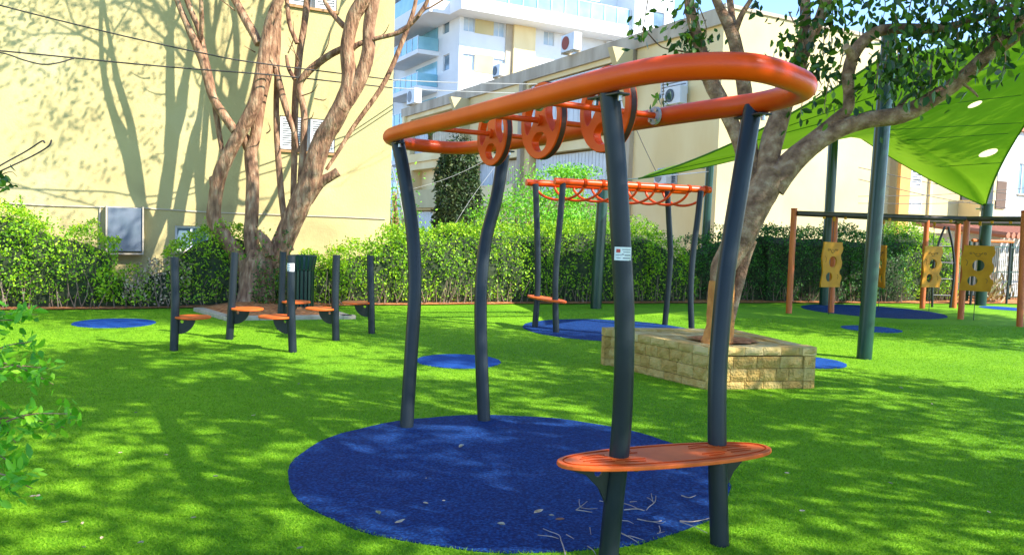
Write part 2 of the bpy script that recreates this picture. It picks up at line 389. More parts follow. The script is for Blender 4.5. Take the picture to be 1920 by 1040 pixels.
# ---- long beige block in the middle (B) with the lit gable face to the right
B0 = Vector((6.65, 26.6, 0)); HBt = 9.0
FBl = (B0, V, -U); FBr = (B0, U, -V)
rootB = empty('apartment_building', B0, 'long beige three storey block in the middle, behind the monkey bars and hedge', 'building')
def L(x0, y0, x1, y1): return win_px(FBl, x0, y0, x1, y1)
tops = []
openB = []
for (s0, s1, h0, h1) in ((5.3, 12.9, 6.0, 8.25), (15.2, 17.6, 6.4, 7.6), (20.6, 28.0, 6.0, 8.2), (6.2, 12.6, 2.9, 5.0), (13.6, 18.6, 2.9, 5.0), (21.0, 27.6, 2.9, 5.0), (6.6, 12, .5, 2.0), (21.6, 22.9, 0.1, 2.6), (24, 27.4, .9, 2.5)):
    openB.append((s0, s1, h0, h1, .7))
part(wall_open(FBl, 0, 29, 0, HBt-.55, openB), 'wall', BEIGE, rootB)
c_ = MB(); c_.fbox(FBl, -.02, 29.3, HBt-.55, HBt, -.3, .14); part(c_, 'parapet', GREYC, rootB)
def shut_px(px0, px1):   # facade coordinates under the roof of B at two picture columns
    return loc_on(FBl, px1, 300)[0], loc_on(FBl, px0, 300)[0]
def panels(s0, s1, h0, h1, n, mat, root, d0=-.35, name='shutter_panel'):
    for i in range(n):
        a = s0+(s1-s0)*i/n; b_ = s0+(s1-s0)*(i+1)/n
        q = MB(); q.fbox(FBl, a+.015, b_-.015, h0, h1, d0, d0+.05)
        for j in range(1, 4): q.fbox(FBl, a+(b_-a)*j/4-.012, a+(b_-a)*j/4+.012, h0+.02, h1-.02, d0+.052, d0+.065)
        part(q, name, mat, root)
panels(5.35, 12.8, 6.05, 8.2, 5, SHUT, rootB, d0=-.15); panels(15.3, 17.5, 6.45, 7.55, 2, SHUTG, rootB, d0=-.3)
panels(20.7, 25.0, 6.05, 8.15, 4, M('tan shutter', [(.50, .42, .27), (.62, .54, .38)], .6, 3), rootB); panels(25.8, 27.9, 6.05, 8.15, 2, SHUTG, rootB)
panels(6.25, 12.5, 2.95, 4.9, 6, SHUT, rootB); panels(13.7, 16.2, 2.95, 4.9, 3, M('tan shutter', None) if 0 else MATS['tan shutter'], rootB); panels(16.5, 18.5, 2.95, 4.9, 2, SHUTG, rootB, d0=-.4)
panels(6.7, 11.9, .55, 1.95, 5, SHUT, rootB); panels(21.1, 22.4, 2.95, 4.9, 2, SHUT, rootB, d0=-.4)
panels(24.1, 27.2, .95, 2.4, 3, SHUT, rootB)
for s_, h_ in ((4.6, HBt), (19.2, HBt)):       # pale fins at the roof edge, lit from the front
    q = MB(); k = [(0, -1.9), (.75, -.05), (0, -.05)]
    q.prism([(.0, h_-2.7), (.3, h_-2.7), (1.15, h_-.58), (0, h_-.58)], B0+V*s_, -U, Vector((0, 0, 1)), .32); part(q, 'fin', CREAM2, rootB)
for s_ in (4.6, 13.1, 19.4, 28.6):
    q = MB(); q.fbox(FBl, s_, s_+.35, 0, HBt-.55, -.02, .2); part(q, 'pilaster', GREYC if s_ < 20 else BEIGE, rootB)
for z_ in (2.65, 5.45):
    q = MB(); q.fbox(FBl, 5.2, 28.5, z_, z_+.22, -.02, .14); part(q, 'ledge', BEIGE, rootB)
# balcony boxes
for (s0, s1, h0) in ((21.0, 27.6, 2.75), (13.6, 18.6, 2.75)):
    q = MB(); q.fbox(FBl, s0, s1, h0, h0+.95, .16, .3); q.fbox(FBl, s0, s1, h0-.12, h0-.002, -.3, .3); part(q, 'balcony', CREAM2 if s0 > 20 else BEIGE, rootB)
q = MB()
for i in range(26): q.fbox(FBl, 21+i*.25, 21.03+i*.25, .1, 1.05, .9, .93)
q.fbox(FBl, 21, 27.3, 1.05, 1.1, .88, .95); part(q, 'railing', BLACK, rootB)
q = MB(); q.fbox(FBl, 21.7, 22.8, .12, 2.5, -.6, -.55); part(q, 'door', M('dark brown door', (.07, .03, .02), .5), rootB)
# plain end section with a louvred window
a, c, e, f = win_px(FBl, 1243, 128, 1290, 176); shutter(FBl, a, c, e, f, rootB, slats=9)
a, c, e, f = win_px(FBl, 1236, 316, 1270, 345); shutter(FBl, a, c, e, f, rootB, slats=7, mat=SHUTG)
# gable side
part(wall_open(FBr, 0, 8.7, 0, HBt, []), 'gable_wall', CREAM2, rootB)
q = MB(); q.fbox(FBr, -.02, 8.72, HBt+.002, HBt+.12, -.25, .06); part(q, 'coping', GREYC, rootB)
q = MB(); q.quad(B0+Vector((0, 0, HBt-.02)), B0+U*8.7+Vector((0, 0, HBt-.02)), B0+U*8.7+V*29+Vector((0, 0, HBt-.02)), B0+V*29+Vector((0, 0, HBt-.02)))
q.quad(B0+U*8.7, B0+U*8.7+V*29, B0+U*8.7+V*29+Vector((0, 0, HBt)), B0+U*8.7+Vector((0, 0, HBt)))
q.quad(B0+V*29, B0+U*8.7+V*29, B0+U*8.7+V*29+Vector((0, 0, HBt)), B0+V*29+Vector((0, 0, HBt))); part(q, 'roof', GREYC, rootB)
def ac_unit(P, X, Y, label, s=1.0, fanm=GREYM):
    r = empty('air_conditioner', P, label, 'air conditioner')
    q = MB(); q.box(P+Vector((0, 0, .3*s)), (.85*s, .32*s, .6*s), X=X, Y=Y); part(q, 'housing', SHUT, r, bevel=.015)
    q = MB(); ce = P+Vector((0, 0, .3*s))-Y*.16*s-X*.12*s
    q.prism(circ(.23*s, 20), ce-Y*.002, X, Vector((0, 0, 1)), .02); part(q, 'fan_grille', fanm, r)
    for k_ in (-.3, .3): q = MB(); q.box(P+X*k_*s+Vector((0, 0, -.04)), (.05, .4*s, .08), X=X, Y=Y); part(q, 'bracket', GREYC, r)
    return r
RED_FAN = M('rusty fan grille', (.30, .06, .03), .7)
ac_unit(B0+V*8.9-U*.25+Vector((0, 0, HBt+.08)), V*-1, U, 'white air conditioner with a rusty brown fan on the beige roof edge', 1.2, RED_FAN)
ac_unit(B0+V*15.8-U*.1+Vector((0, 0, HBt+.08)), V*-1, U, 'small air conditioner on the beige roof edge below the white tower windows', .95, BLACK)
ac_unit(B0+V*27.2-U*.1+Vector((0, 0, HBt+.08)), V*-1, U, 'air conditioner at the far left end of the beige roof, next to the yellow wall', 1.5)
p = on_pl(1266, 196, FBl[0]-U*.3, FBl[2]); ac_unit(p, V*-1, U, 'wall hung air conditioner under the louvred window of the beige block', 1.0, BLACK)
p = on_pl(1242, 345, FBl[0]-U*.3, FBl[2]); ac_unit(p, V*-1, U, 'low air conditioner on the beige wall just above the hedge', .8)

# ---- blocks further right
rootC = empty('apartment_building', B0+U*8.9, 'pale block with ochre pilaster and white shutters at right under the green sail tip', 'building')
FC = (B0+U*8.72-V*.3, U, -V)
opC = [win_px(FC, 1690, 283, 1727, 350), win_px(FC, 1690, 376, 1727, 398)]
part(wall_open(FC, .002, 6.4, 0, 8.2, opC), 'wall', CREAM2, rootC)
q = MB(); q.fbox(FC, .02, .62, 0, 8.2, .003, .14); part(q, 'pilaster', ORSTRIP, rootC)
for o_ in opC:
    a, c, e, f = o_; m = (a+c)/2
    shutter(FC, a+.01, m-.01, e+.01, f-.01, rootC, d0=-.05, slats=14); shutter(FC, m+.01, c-.01, e+.01, f-.01, rootC, d0=-.05, slats=14)
q = MB(); q.fbox(FC, 1.9, 2.05, 0, 8.2, .003, .1); q.fbox(FC, 0, 6.4, 8.202, 8.5, -.3, .1); part(q, 'trim', BEIGE, rootC)
q = MB(); q.fbox(FC, 3.9, 5.5, 2.0, 3.3, .004, .9); part(q, 'balcony', BEIGE, rootC)
q = MB(); q.fbox(FC, 4.0, 5.2, 3.3, 4.5, .02, .06); part(q, 'door', DARKIN, rootC)
q = MB(); q.fbox(FC, 3.9, 4.6, 2.9, 4.2, .92, .96); part(q, 'hanging_cloth', BLACK, rootC)
q = MB(); q.fbox(FC, 4.85, 5.5, 3.0, 4.1, .92, .95); sub_ = part(q, 'hanging_mat', M('brown hanging mat', (.13, .08, .05), .8), rootC)
q = MB(); P6 = B0+U*15.12-V*.3; q.quad(P6, P6+V*9, P6+V*9+Vector((0, 0, 8.2)), P6+Vector((0, 0, 8.2))); part(q, 'side_wall', CREAM2, rootC)
P7 = B0+U*15.3+V*4; FD = (P7, U, -V)
rootD = empty('house', P7, 'pale grey house with barred window at the far right edge, partly behind the green sail', 'house')
opD = [(2.6, 4.4, 4.2, 5.8), (5.4, 7.2, 4.2, 5.8), (2.6, 4.4, 1, 2.6), (9, 11, 4.2, 5.8)]
part(wall_open(FD, 0, 16, 0, 7.4, opD), 'wall', M('pale grey render', [(.52, .52, .48), (.64, .64, .60)], .9, .7), rootD)
for o_ in opD: window(FD, *o_, rootD, split=5, glass=GLASSD)
q = MB(); q.fbox(FD, -.1, 16.1, 7.402, 7.7, -6, .2); part(q, 'roof', PINKROOF, rootD)
# low shed with red roof and white brick wall behind the swings
P8 = Vector((16.0, 24.8, 0)); FE = (P8, U, -V)
rootE = empty('shed', P8, 'low white brick shed with reddish roof behind the swing frame at right', 'shed')
q = MB(); q.fbox(FE, -1.6, 7, 0, 1.88, -3, 0); part(q, 'wall', M('white brick', [(.50, .48, .44), (.66, .64, .60)], .9, 3), rootE)
q = MB()
for r_ in range(12):
    q.fbox(FE, -1.6, 7, .1+r_*.14, .112+r_*.14, .001, .006)
    for c_i in range(28): q.fbox(FE, -1.6+c_i*.3+(r_ % 2)*.15, -1.588+c_i*.3+(r_ % 2)*.15, .112+r_*.14, .24+r_*.14, .001, .005)
part(q, 'mortar_joints', GREYC, rootE)
q = MB(); O8, d8, n8 = FE
for i in range(34):
    x = -2.0+i*.27; q.tube([O8+d8*x+n8*.45+Vector((0, 0, 1.86)), O8+d8*x-n8*2.6+Vector((0, 0, 2.2))], .1, 6, 1)
part(q, 'roof', PINKROOF, rootE)

# green mesh fence far right
FG = (Vector((12.4, 21.7, 0)), U, -V)
rg = empty('mesh_fence', FG[0], 'green welded mesh fence at far right behind the swing frame', 'fence')
q = MB()
for i in range(90): q.fbox(FG, i*.09, i*.09+.014, .05, 1.55, 0, .012)
for h_ in (.1, .8, 1.5): q.fbox(FG, 0, 8.1, h_, h_+.03, .013, .03)
part(q, 'mesh_panel', POLEG, rg)
for i in range(5):
    q = MB(); q.fbox(FG, i*2-.03, i*2+.03, 0, 1.65, -.07, -.005); part(q, 'fence_post', POLEG, rg)

# ---- white tower
T0 = at(851, 432, 64); T0.z = 0; FTf = (T0, U, -V); FTl = (T0, V, -U)
rootT = empty('apartment_tower', T0, 'tall white apartment tower with teal glass balconies rising behind the beige block', 'building')
def T(x0, y0, x1, y1): return win_px(FTf, x0, y0, x1, y1)
wt = [T(870, 33, 890, 58), T(926, 43, 946, 68), T(868, 103, 889, 130), T(925, 112, 945, 138), T(870, 172, 890, 200), T(1020, 61, 1039, 84), T(1020, 128, 1039, 150), T(1063, 77, 1088, 100)]
fw_ = loc_on(FTf, 1155, 60)[0]; HT = 27
part(wall_open(FTf, 0, fw_, 0, HT, wt), 'wall', WHITE, rootT)
for o_ in wt: window(FTf, *o_, rootT, split=2, depth=.15, glass=M('pale blue window glass', [(.32, .42, .50), (.55, .63, .68)], .2, .6), sill=False)
for (x0, y0, x1, y1) in ((891, 35, 925, 62), (890, 106, 924, 135)):
    a, c, e, f = T(x0, y0, x1, y1); q = MB(); q.fbox(FTf, a, c, e, f, .003, .05); part(q, 'facade_panel', CREAM2, rootT)
a = loc_on(FTf, 960, 80)[0]; c = loc_on(FTf, 1000, 80)[0]; q = MB(); q.fbox(FTf, a, c, 0, HT-8, .003, .35); part(q, 'concrete_strip', BEIGE, rootT)
q = MB(); q.fbox(FTf, a-.6, a-.003, 0, HT-8, .003, .12); part(q, 'grey_strip', GREYC, rootT)  # raised grey strip left of the concrete strip
a = loc_on(FTf, 1056, 80)[0]; c = loc_on(FTf, 1135, 90)[0]; q = MB(); q.fbox(FTf, c, fw_, 0, HT-9, .003, .5); part(q, 'wall_return', WHITE, rootT)
# side face with balconies
wl_ = [win_px(FTl, 831, 36, 842, 60), win_px(FTl, 831, 105, 842, 130), win_px(FTl, 748, 80, 762, 100), win_px(FTl, 748, 150, 758, 172)]
part(wall_open(FTl, 0, 22, 0, HT, wl_), 'side_wall', WHITE, rootT)
for o_ in wl_: window(FTl, *o_, rootT, split=1, depth=.15, sill=False)
s0 = loc_on(FTl, 823, 100)[0]; s1 = loc_on(FTl, 768, 90)[0]
def balcony(F_, a, c, h, D, root, rail=1.05, th=.35, glassm=GLASSB, back=True):
    q = MB(); q.fbox(F_, a, c, h-th, h, 0, D); b_ = part(q, 'balcony', WHITE, root)
    q = MB(); q.fbox(F_, a+.05, c-.05, h+.03, h+rail, D-.08, D-.05); q.fbox(F_, a+.05, a+.08, h+.03, h+rail, .05, D-.09); q.fbox(F_, c-.08, c-.05, h+.03, h+rail, .05, D-.09); sub(q, 'balustrade', glassm, b_)
    q = MB(); q.fbox(F_, a+.02, c-.02, h+rail+.002, h+rail+.06, D-.1, D-.03)
    k_ = max(2, int((c-a)/1.3))
    for i in range(k_+1): x = a+.03+(c-a-.1)*i/k_; q.fbox(F_, x, x+.05, h, h+rail, D-.045, D-.01)
    sub(q, 'rail', SHUT, b_)
    if back:
        q = MB(); q.fbox(F_, a+.3, a+(c-a)*.62, h+.02, h+2.2, .004, .06); sub(q, 'balcony_door', GLASSB, b_)
    return b_
for i in range(-4, 3):
    h = 16.0+i*2.95
    if h < 2: continue
    balcony(FTl, s0, s1+1.2, h, 1.9, rootT)
for i in range(-2, 3): balcony(FTl, s1+3.6, s1+8.5, 16.6+i*2.95, 1.9, rootT)
# wide top slab wrapping the corner, with glass rail and set back storeys
hs = T0.z+1.6+(430-22)/1500*64
a, h0 = loc_on(FTf, 828, 25); c, h1 = loc_on(FTf, 1153, 72)
zb = (h0+h1)/2-.2
q = MB(); q.fbox(FTf, -.9, fw_+.1, zb, zb+1.0, 0, 2.2); q.fbox(FTl, 0, 17, zb, zb+1.0, 0, 2.6); slab = part(q, 'terrace_slab', WHITE, rootT)
q = MB(); q.fbox(FTf, -.85, fw_-.1, zb+1.03, zb+2.3, 2.1, 2.13); q.fbox(FTl, .2, 16.8, zb+1.03, zb+2.3, 2.5, 2.53); sub(q, 'balustrade', GLASSB, slab)
q = MB(); 
for i in range(13): x = -.8+(fw_+.6)*i/12; q.fbox(FTf, x, x+.07, zb+1.0, zb+2.36, 2.14, 2.2)
q.fbox(FTf, -.85, fw_-.1, zb+2.32, zb+2.38, 2.05, 2.13); sub(q, 'rail', SHUT, slab)
for x0_, x1_ in ((3.5, 7.5), (9, 13.2)):
    q = MB(); q.fbox(FTf, x0_, x1_, zb+1.05, zb+3.2, .01, .08); sub(q, 'terrace_door', GLASSD, slab)
FTr = (T0+U*fw_, U, -V)
wr = [(2.0, 3.2, zb+1.2, zb+2.5), (2.0, 3.2, zb-2, zb-.7)]
q = wall_open((FTr[0]-V*2.6, U, -V), 0, 4.2, 0, HT, wr); O2 = FTr[0]-V*2.6
q.quad(O2, O2+V*2.6, O2+V*2.6+Vector((0, 0, HT)), O2+Vector((0, 0, HT))); q.quad(O2+U*4.2, O2+U*4.2+V*14, O2+U*4.2+V*14+Vector((0, 0, HT)), O2+U*4.2+Vector((0, 0, HT)))
part(q, 'stair_tower', WHITE, rootT)
for o_ in wr: window((O2, U, -V), *o_, rootT, split=1, sill=False)
q = MB(); q.fbox(FTf, -.2, fw_+4.2, HT+.002, HT+.4, -14, 0); part(q, 'roof', WHITE, rootT)

# ================================================================== NEAR MONKEY BARS
Z = Vector((0, 0, 1))
ro = empty('monkey_bars', (.02, 5.3, 0), 'large orange looped monkey bars with three hanging wheels and a foot board, nearest the camera', 'monkey bars')
ringpx = [(735, 253), (850, 224), (1000, 186), (1140, 150), (1255, 129), (1395, 125), (1480, 145), (1507, 166), (1440, 190), (1345, 204), (1250, 218), (1110, 242), (1000, 262), (880, 277), (800, 274), (752, 266)]
HR = 2.31
ring = [on_h(x, y, HR) for x, y in ringpx]
b = MB(); b.tube(ring, .058, 20, 8, closed=True); part(b, 'ring_rail', ORANGE, ro, smooth=True)
def post(pxs, z0, z1, r, root, name='post', cap=True, mat=NAVY):
    ys = [p_[1] for p_ in pxs]; P = []
    for x, y in pxs:
        t = (y-ys[0])/(ys[-1]-ys[0]); P.append(at(x, y, z1+(z0-z1)*t))      # z1 at the top, z0 at the foot
    P[-1].z = min(P[-1].z, .0)-.02
    b_ = MB(); b_.tube(P, r, 18, 6); return part(b_, name, mat, root, smooth=True), P
posts = [([(745, 262), (760, 340), (774, 440), (778, 540), (771, 660), (762, 800)], 6.33, 6.45, .054),
         ([(945, 285), (931, 370), (911, 450), (902, 540), (902, 650), (908, 787)], 6.63, 6.85, .054),
         ([(1141, 160), (1155, 300), (1164, 450), (1171, 600), (1168, 750), (1161, 850), (1152, 930), (1140, 1045)], 3.92, 3.83, .049),
         ([(1412, 200), (1387, 350), (1363, 500), (1351, 620), (1345, 720), (1345, 850), (1350, 1016)], 4.15, 4.31, .049)]
tops = []
for i, (pp, z0, z1, r_) in enumerate(posts):
    o, P = post(pp, z0, z1, r_, ro); tops.append(P)
    t = P[0]; j = min(range(len(ring)), key=lambda q: (ring[q]-t).length)
    d_ = (ring[(j+1) % len(ring)]-ring[j-1]); d_.z = 0; d_.normalize(); s_ = Z.cross(d_)
    q = MB(); q.box((t.x, t.y, HR-.068), (.24, .075, .012), X=d_, Y=s_); fl = part(q, 'flange', BLACK, ro, bevel=.003)
    for k_ in (-.095, .095):
        q = MB(); c0 = Vector((t.x, t.y, HR-.10))+d_*k_; q.tube([c0, c0+Z*.03], .012, 8, 1); sub(q, 'bolt', STEEL, fl)
# sticker on the front post
pc = tops[2]; c0 = at(1167, 474, 3.87); c0 = Vector(min(cr([tuple(p_) for p_ in pc], 30), key=lambda p_: abs(p_[2]-c0.z)))
q = MB()
def curved(q, c0, R_, a0, a1, z0, z1, n=8):
    for i in range(n):
        A = [c0.x+R_*math.sin(a0+(a1-a0)*(i+j)/n) for j in (0, 1)]; B_ = [c0.y-R_*math.cos(a0+(a1-a0)*(i+j)/n) for j in (0, 1)]
        q.quad((A[0], B_[0], c0.z+z0), (A[1], B_[1], c0.z+z0), (A[1], B_[1], c0.z+z1), (A[0], B_[0], c0.z+z1))
curved(q, c0, .0515, -.85, .95, -.032, .032); stk = part(q, 'sticker', STICK, ro, smooth=True)
q = MB(); curved(q, c0, .0522, -.65, -.25, .005, .022, 3); sub(q, 'red_mark', REDM, stk)
q = MB(); curved(q, c0, .0522, -.1, .8, .018, .022); curved(q, c0, .0522, 0, .75, .006, .010); curved(q, c0, .0522, -.7, -.1, -.008, -.005); curved(q, c0, .0522, -.1, .1, -.006, .0)
curved(q, c0, .0522, .15, .8, -.01, -.004); curved(q, c0, .0522, -.6, -.2, -.022, -.019); curved(q, c0, .0522, 0, .8, -.024, -.018); sub(q, 'print', GREYM, stk)
# axles and wheels
def wheel_mesh(Ctr, ax, D, root):
    Rr = D/2; yv = Z; xv = yv.cross(ax).normalized()
    def blob(pts, n=6): return [tuple(p_) for p_ in cr([*pts, pts[0]], n)[:-1]]
    outer = circ(Rr, 48)
    ho = [blob([(-.14, -.30), (-.33, -.42), (-.40, -.58), (-.26, -.78), (0, -.85), (.26, -.78), (.40, -.58), (.33, -.42), (.14, -.30)])]
    h = [(-.36, .66), (-.26, .40), (-.28, .1), (-.46, -.18), (-.66, -.36), (-.82, -.14), (-.83, .2), (-.66, .52), (-.48, .70)]
    ho.append(blob(h, 4)); ho.append(blob([(-a_, c_) for a_, c_ in h], 4))
    ho.append(blob([(-.10, .72), (0, .62), (.10, .72), (.06, .79), (-.06, .79)], 3))
    ho = [[(x*Rr, y*Rr) for x, y in h_] for h_ in ho]
    Mx = Matrix(((xv.x, yv.x, ax.x, Ctr.x), (xv.y, yv.y, ax.y, Ctr.y), (xv.z, yv.z, ax.z, Ctr.z), (0, 0, 0, 1)))
    wh = under(plate(outer, ho, .045, 'wheel', ORANGE, None, Mx, .006), root)
    q = MB(); q.tube([Ctr+(xv*math.cos(a_)+yv*math.sin(a_))*(Rr-.004) for a_ in [2*math.pi*i/40 for i in range(40)]], .020, 8, 1, closed=True)
    q = MB(); nseg = 48
    for i in range(nseg):
        a0, a1 = 2*math.pi*i/nseg, 2*math.pi*(i+1)/nseg
        for (r1, e1), (r2, e2) in (((Rr+.009, -.018), (Rr+.009, .018)),):
            pa = lambda a_, rr, ee: Ctr+(xv*math.cos(a_)+yv*math.sin(a_))*rr+ax*ee
            q.quad(pa(a0, r1, e1), pa(a1, r1, e1), pa(a1, r2, e2), pa(a0, r2, e2))
    sub(q, 'shaded_rim', M('shaded rim brown', (.06, .014, .008), .6), wh)  # dark brown band, shade on the wheel edge put into its colour
    q = MB(); q.tube([Ctr-ax*.05, Ctr+ax*.05], .036, 14, 1); sub(q, 'hub', ORANGE, wh)
    return wh
for (wc, nr, D) in (((927, 252), (832, 236), .47), ((1019, 227), (915, 213), .49), ((1139, 206), (1042, 186), .49)):
    Cw = on_h(*wc, HR); ax = Vector((.87, .49, 0)).normalized()
    # far end: where the axle line meets the far rail
    best = None
    RS = cr([tuple(p_) for p_ in ring]+[tuple(ring[0])], 10)
    for p_ in RS:
        p_ = Vector(p_); t = (p_-Cw).dot(ax); dd = ((p_-Cw)-ax*t).length
        if t > .1 and (best is None or dd < best[0]): best = (dd, t)
    t1 = best[1]; best = None
    for p_ in RS:
        p_ = Vector(p_); t = (p_-Cw).dot(ax); dd = ((p_-Cw)-ax*t).length
        if t < -.1 and (best is None or dd < best[0]): best = (dd, t)
    t0 = best[1]
    q = MB(); q.tube([Cw+ax*t0, Cw+ax*t1], .019, 12, 1); axl = part(q, 'axle', ORANGE, ro, smooth=True)
    for tt, sg in ((t0, 1), (t1, -1)):
        q = MB(); c0 = Cw+ax*(tt+sg*.058); q.tube([c0, c0+ax*sg*.016], .055, 16, 1); f_ = sub(q, 'flange_disc', STEEL if 0 else M('dull zinc', [(.36, .36, .34), (.55, .55, .52)], .5, 9), axl)
        for k_ in range(4):
            q = MB(); a_ = math.pi/4+k_*math.pi/2; s_ = Z.cross(ax); e_ = c0+(s_*math.cos(a_)+Z*math.sin(a_))*.040+ax*sg*.016; q.tube([e_, e_+ax*sg*.014], .010, 6, 1); sub(q, 'bolt', STEEL, axl)
    wheel_mesh(Cw, ax, D, ro)
# foot board (surfboard shape) on brackets
HBd = .51
eL = on_h(1047, 866, HBd); eR = on_h(1440, 835, HBd); mid = (eL+eR)/2; bx = (eR-eL); Lb = bx.length/2; bx.normalize(); by = Z.cross(bx)
near = on_h(1240, 866, HBd); far = on_h(1240, 824, HBd); Wb = .168
def surf(k_, n=48):
    out = []
    for i in range(n):
        a_ = 2*math.pi*i/n; c_, s_ = math.cos(a_), math.sin(a_)
        out.append((Lb*k_*math.copysign(abs(c_)**.92, c_), (Wb-(1-k_)*.5)*math.copysign(abs(s_)**.85, s_)))
    return out
q = MB(); q.prism(surf(1), mid-Z*.022, bx, by, .022); brd = part(q, 'foot_board', SEATO, ro, bevel=.005)
for k_, z_ in ((.955, .0012),):
    q = MB(); o_ = surf(.95, 64); q.tube([mid+bx*x+by*y*.93+Z*z_ for x, y in o_], .003, 5, 1, closed=True); sub(q, 'edge_groove', ORANGE_D, brd)
q = MB()
for sx in (-1, 1):
    q = MB()
    for j, (x0, x1, y) in enumerate(((.25, .50, .05), (.28, .46, .085), (.27, .52, -.05), (.30, .47, -.085), (.55, .80, .022), (.55, .76, .055), (.55, .80, -.022), (.55, .76, -.055))):
        q.tube([mid+bx*sx*x0*Lb*1.0+by*y+Z*.001, mid+bx*sx*(x0+x1)/2*Lb+by*(y+.006)+Z*.001, mid+bx*sx*x1*Lb+by*y*.8+Z*.0], .0028, 5, 3)
    sub(q, 'tread_groove', ORANGE_D, brd)
for x, y in ((-.9, 0), (-.42, -.12), (-.05, -.13), (.35, -.13), (.9, 0), (-.4, .12), (.4, .12)):
    q = MB(); c0 = mid+bx*x*Lb+by*y-Z*.034; q.tube([c0, c0+Z*.013], .013, 8, 1); sub(q, 'bolt', BLACK, brd)
for P, sg in ((tops[2], -1), (tops[3], 1)):
    pf = min(cr([tuple(p_) for p_ in P], 20), key=lambda p_: abs(p_[2]-.42)); pf = Vector(pf)
    o_ = [(0, .085), (.30, .085), (.27, .065), (.17, .03), (.10, -.04), (.06, -.12), (.055, -.17), (0, -.17)]
    Mx_x = bx*sg; nrm = Mx_x.cross(Z)
    Mx = Matrix(((Mx_x.x, 0, nrm.x, pf.x), (Mx_x.y, 0, nrm.y, pf.y), (0, 1, nrm.z, .401), (0, 0, 0, 1)))
    under(plate(o_, [[(x*.022+.105, y*.022+.035) for x, y in circ(1, 14)]], .012, 'bracket', BLACK, None, Mx, .001), ro)

# ================================================================== FAR MONKEY BARS
rf_ = empty('monkey_bars', (1.65, 13.1, 0), 'smaller straight orange monkey bars with hanging loops, behind the stone planter', 'monkey bars')
fposts = [([(1004, 345), (1006, 400), (1008, 470), (1008, 540), (1003, 612)], 13.0, 13.0), ([(1056, 340), (1051, 400), (1045, 470), (1041, 540), (1043, 622)], 12.45, 12.45),
          ([(1251, 350), (1254, 410), (1257, 480), (1252, 550), (1246, 612)], 13.95, 13.8), ([(1314, 358), (1308, 410), (1299, 480), (1295, 550), (1297, 620)], 13.3, 13.3)]
FT = []
for pp, z0, z1 in fposts:
    o, P = post(pp, z0, z1, .05, rf_); FT.append(P[0])
near0 = at(1040, 338, 12.4); near1 = at(1332, 352, 13.4); far0 = at(987, 341, 13.0); far1 = at(1290, 350, 14.1)
for p_ in (near0, near1, far0, far1): p_.z = 2.34
for a_, c_ in ((near0, near1), (far0, far1)):
    q = MB(); q.tube([a_, (a_+c_)/2, c_], .055, 14, 2); part(q, 'rail', ORANGE, rf_, smooth=True)
for i in range(8):
    t0 = .08+i*.112; A_ = far0.lerp(far1, max(0, t0-.03)); B_ = near0.lerp(near1, min(1, t0+.10)); P = []
    for j in range(13):
        a_ = math.pi*j/12; m_ = A_.lerp(B_, (1-math.cos(a_))/2); P.append(m_-Z*.27*math.sin(a_))
    q = MB(); q.tube(P, .021, 8, 2); lp = part(q, 'hand_loop', ORANGE, rf_, smooth=True)
    q = MB(); dr = (near1-near0).normalized(); c0 = B_; q.tube([c0-dr*.025, c0+dr*.025], .066, 14, 1); sub(q, 'collar', ORANGE_D, lp)
q = MB(); c0 = on_h(1025, 557, .5); q1 = (FT[1]-FT[0]); 
pa = at(1008, 553, 12.98); pb = at(1042, 557, 12.45); bd = (pb-pa); bd.z = 0; bd.normalize(); m_ = (pa+pb)/2; m_.z = .5
q.prism([(x*.58, y*.15) for x, y in circ(1, 28)], m_-Z*.02, bd, Z.cross(bd), .025); part(q, 'foot_board', SEATO, rf_)

# ================================================================== STEP POSTS
def step_post(foot, top, side, dz, hgt, label, z, sticker=False):
    base = on_h(*foot, 0); r = empty('step_post', base, label, 'step post', 'dark posts with round orange seats')
    dist = (base-CAM).dot(fw); tp = at(*top, dist); m0 = at((foot[0]*.55+top[0]*.45)+z, (foot[1]+top[1])/2, dist)
    q = MB(); q.tube([base-Z*.02, m0, tp], .05, 14, 6); pt = part(q, 'post', NAVY, r, smooth=True)
    c_ = base.lerp(tp, hgt/tp.z); d_ = Vector(side+(0,)).normalized(); cc = Vector((c_.x, c_.y, hgt))+d_*.215
    q = MB(); q.prism(circ(.205, 36), cc-Z*.02, Vector((1, 0, 0)), Vector((0, 1, 0)), .022); part(q, 'seat', SEATO, r, bevel=.005)
    n_ = d_.cross(Z); o_ = [(0, 0), (.21, 0)]+[(.02+.19*math.cos(a_), -.19*math.sin(a_)) for a_ in [math.pi/2*i/8 for i in range(1, 9)]]+[(0, -.19)]
    O_ = Vector((c_.x, c_.y, hgt-.022))+d_*.03
    Mx = Matrix(((d_.x, 0, n_.x, O_.x), (d_.y, 0, n_.y, O_.y), (0, 1, 0, O_.z), (0, 0, 0, 1)))
    under(plate(o_, [[(x*.022+.06, y*.022-.04) for x, y in circ(1, 12)]], .03, 'bracket', BLACK, None, Mx, .001), r)
    if sticker:
        c0 = base.lerp(tp, .88); q = MB(); curved(q, Vector((c0.x, c0.y, c0.z)), .053, -1.0, 1.0, -.05, .05); s_ = part(q, 'sticker', STICK, r)
        q = MB(); curved(q, c0, .0537, -.7, .7, .02, .028); curved(q, c0, .0537, -.7, .7, -.01, -.002); curved(q, c0, .0537, -.5, .3, -.035, -.028); sub(q, 'print', GREYM, s_)
    return r
step_post((326, 657), (327, 482), (1, .25), 0, .41, 'leftmost step post, its round seat pointing right', 2)
step_post((430, 636), (440, 473), (1, .0), 0, .42, 'step post left of the bare tree trunk, seat pointing right', 1)
step_post((525, 618), (531, 472), (1, .1), 0, .42, 'rearmost step post, partly hidden behind the post with the white sticker', 1)
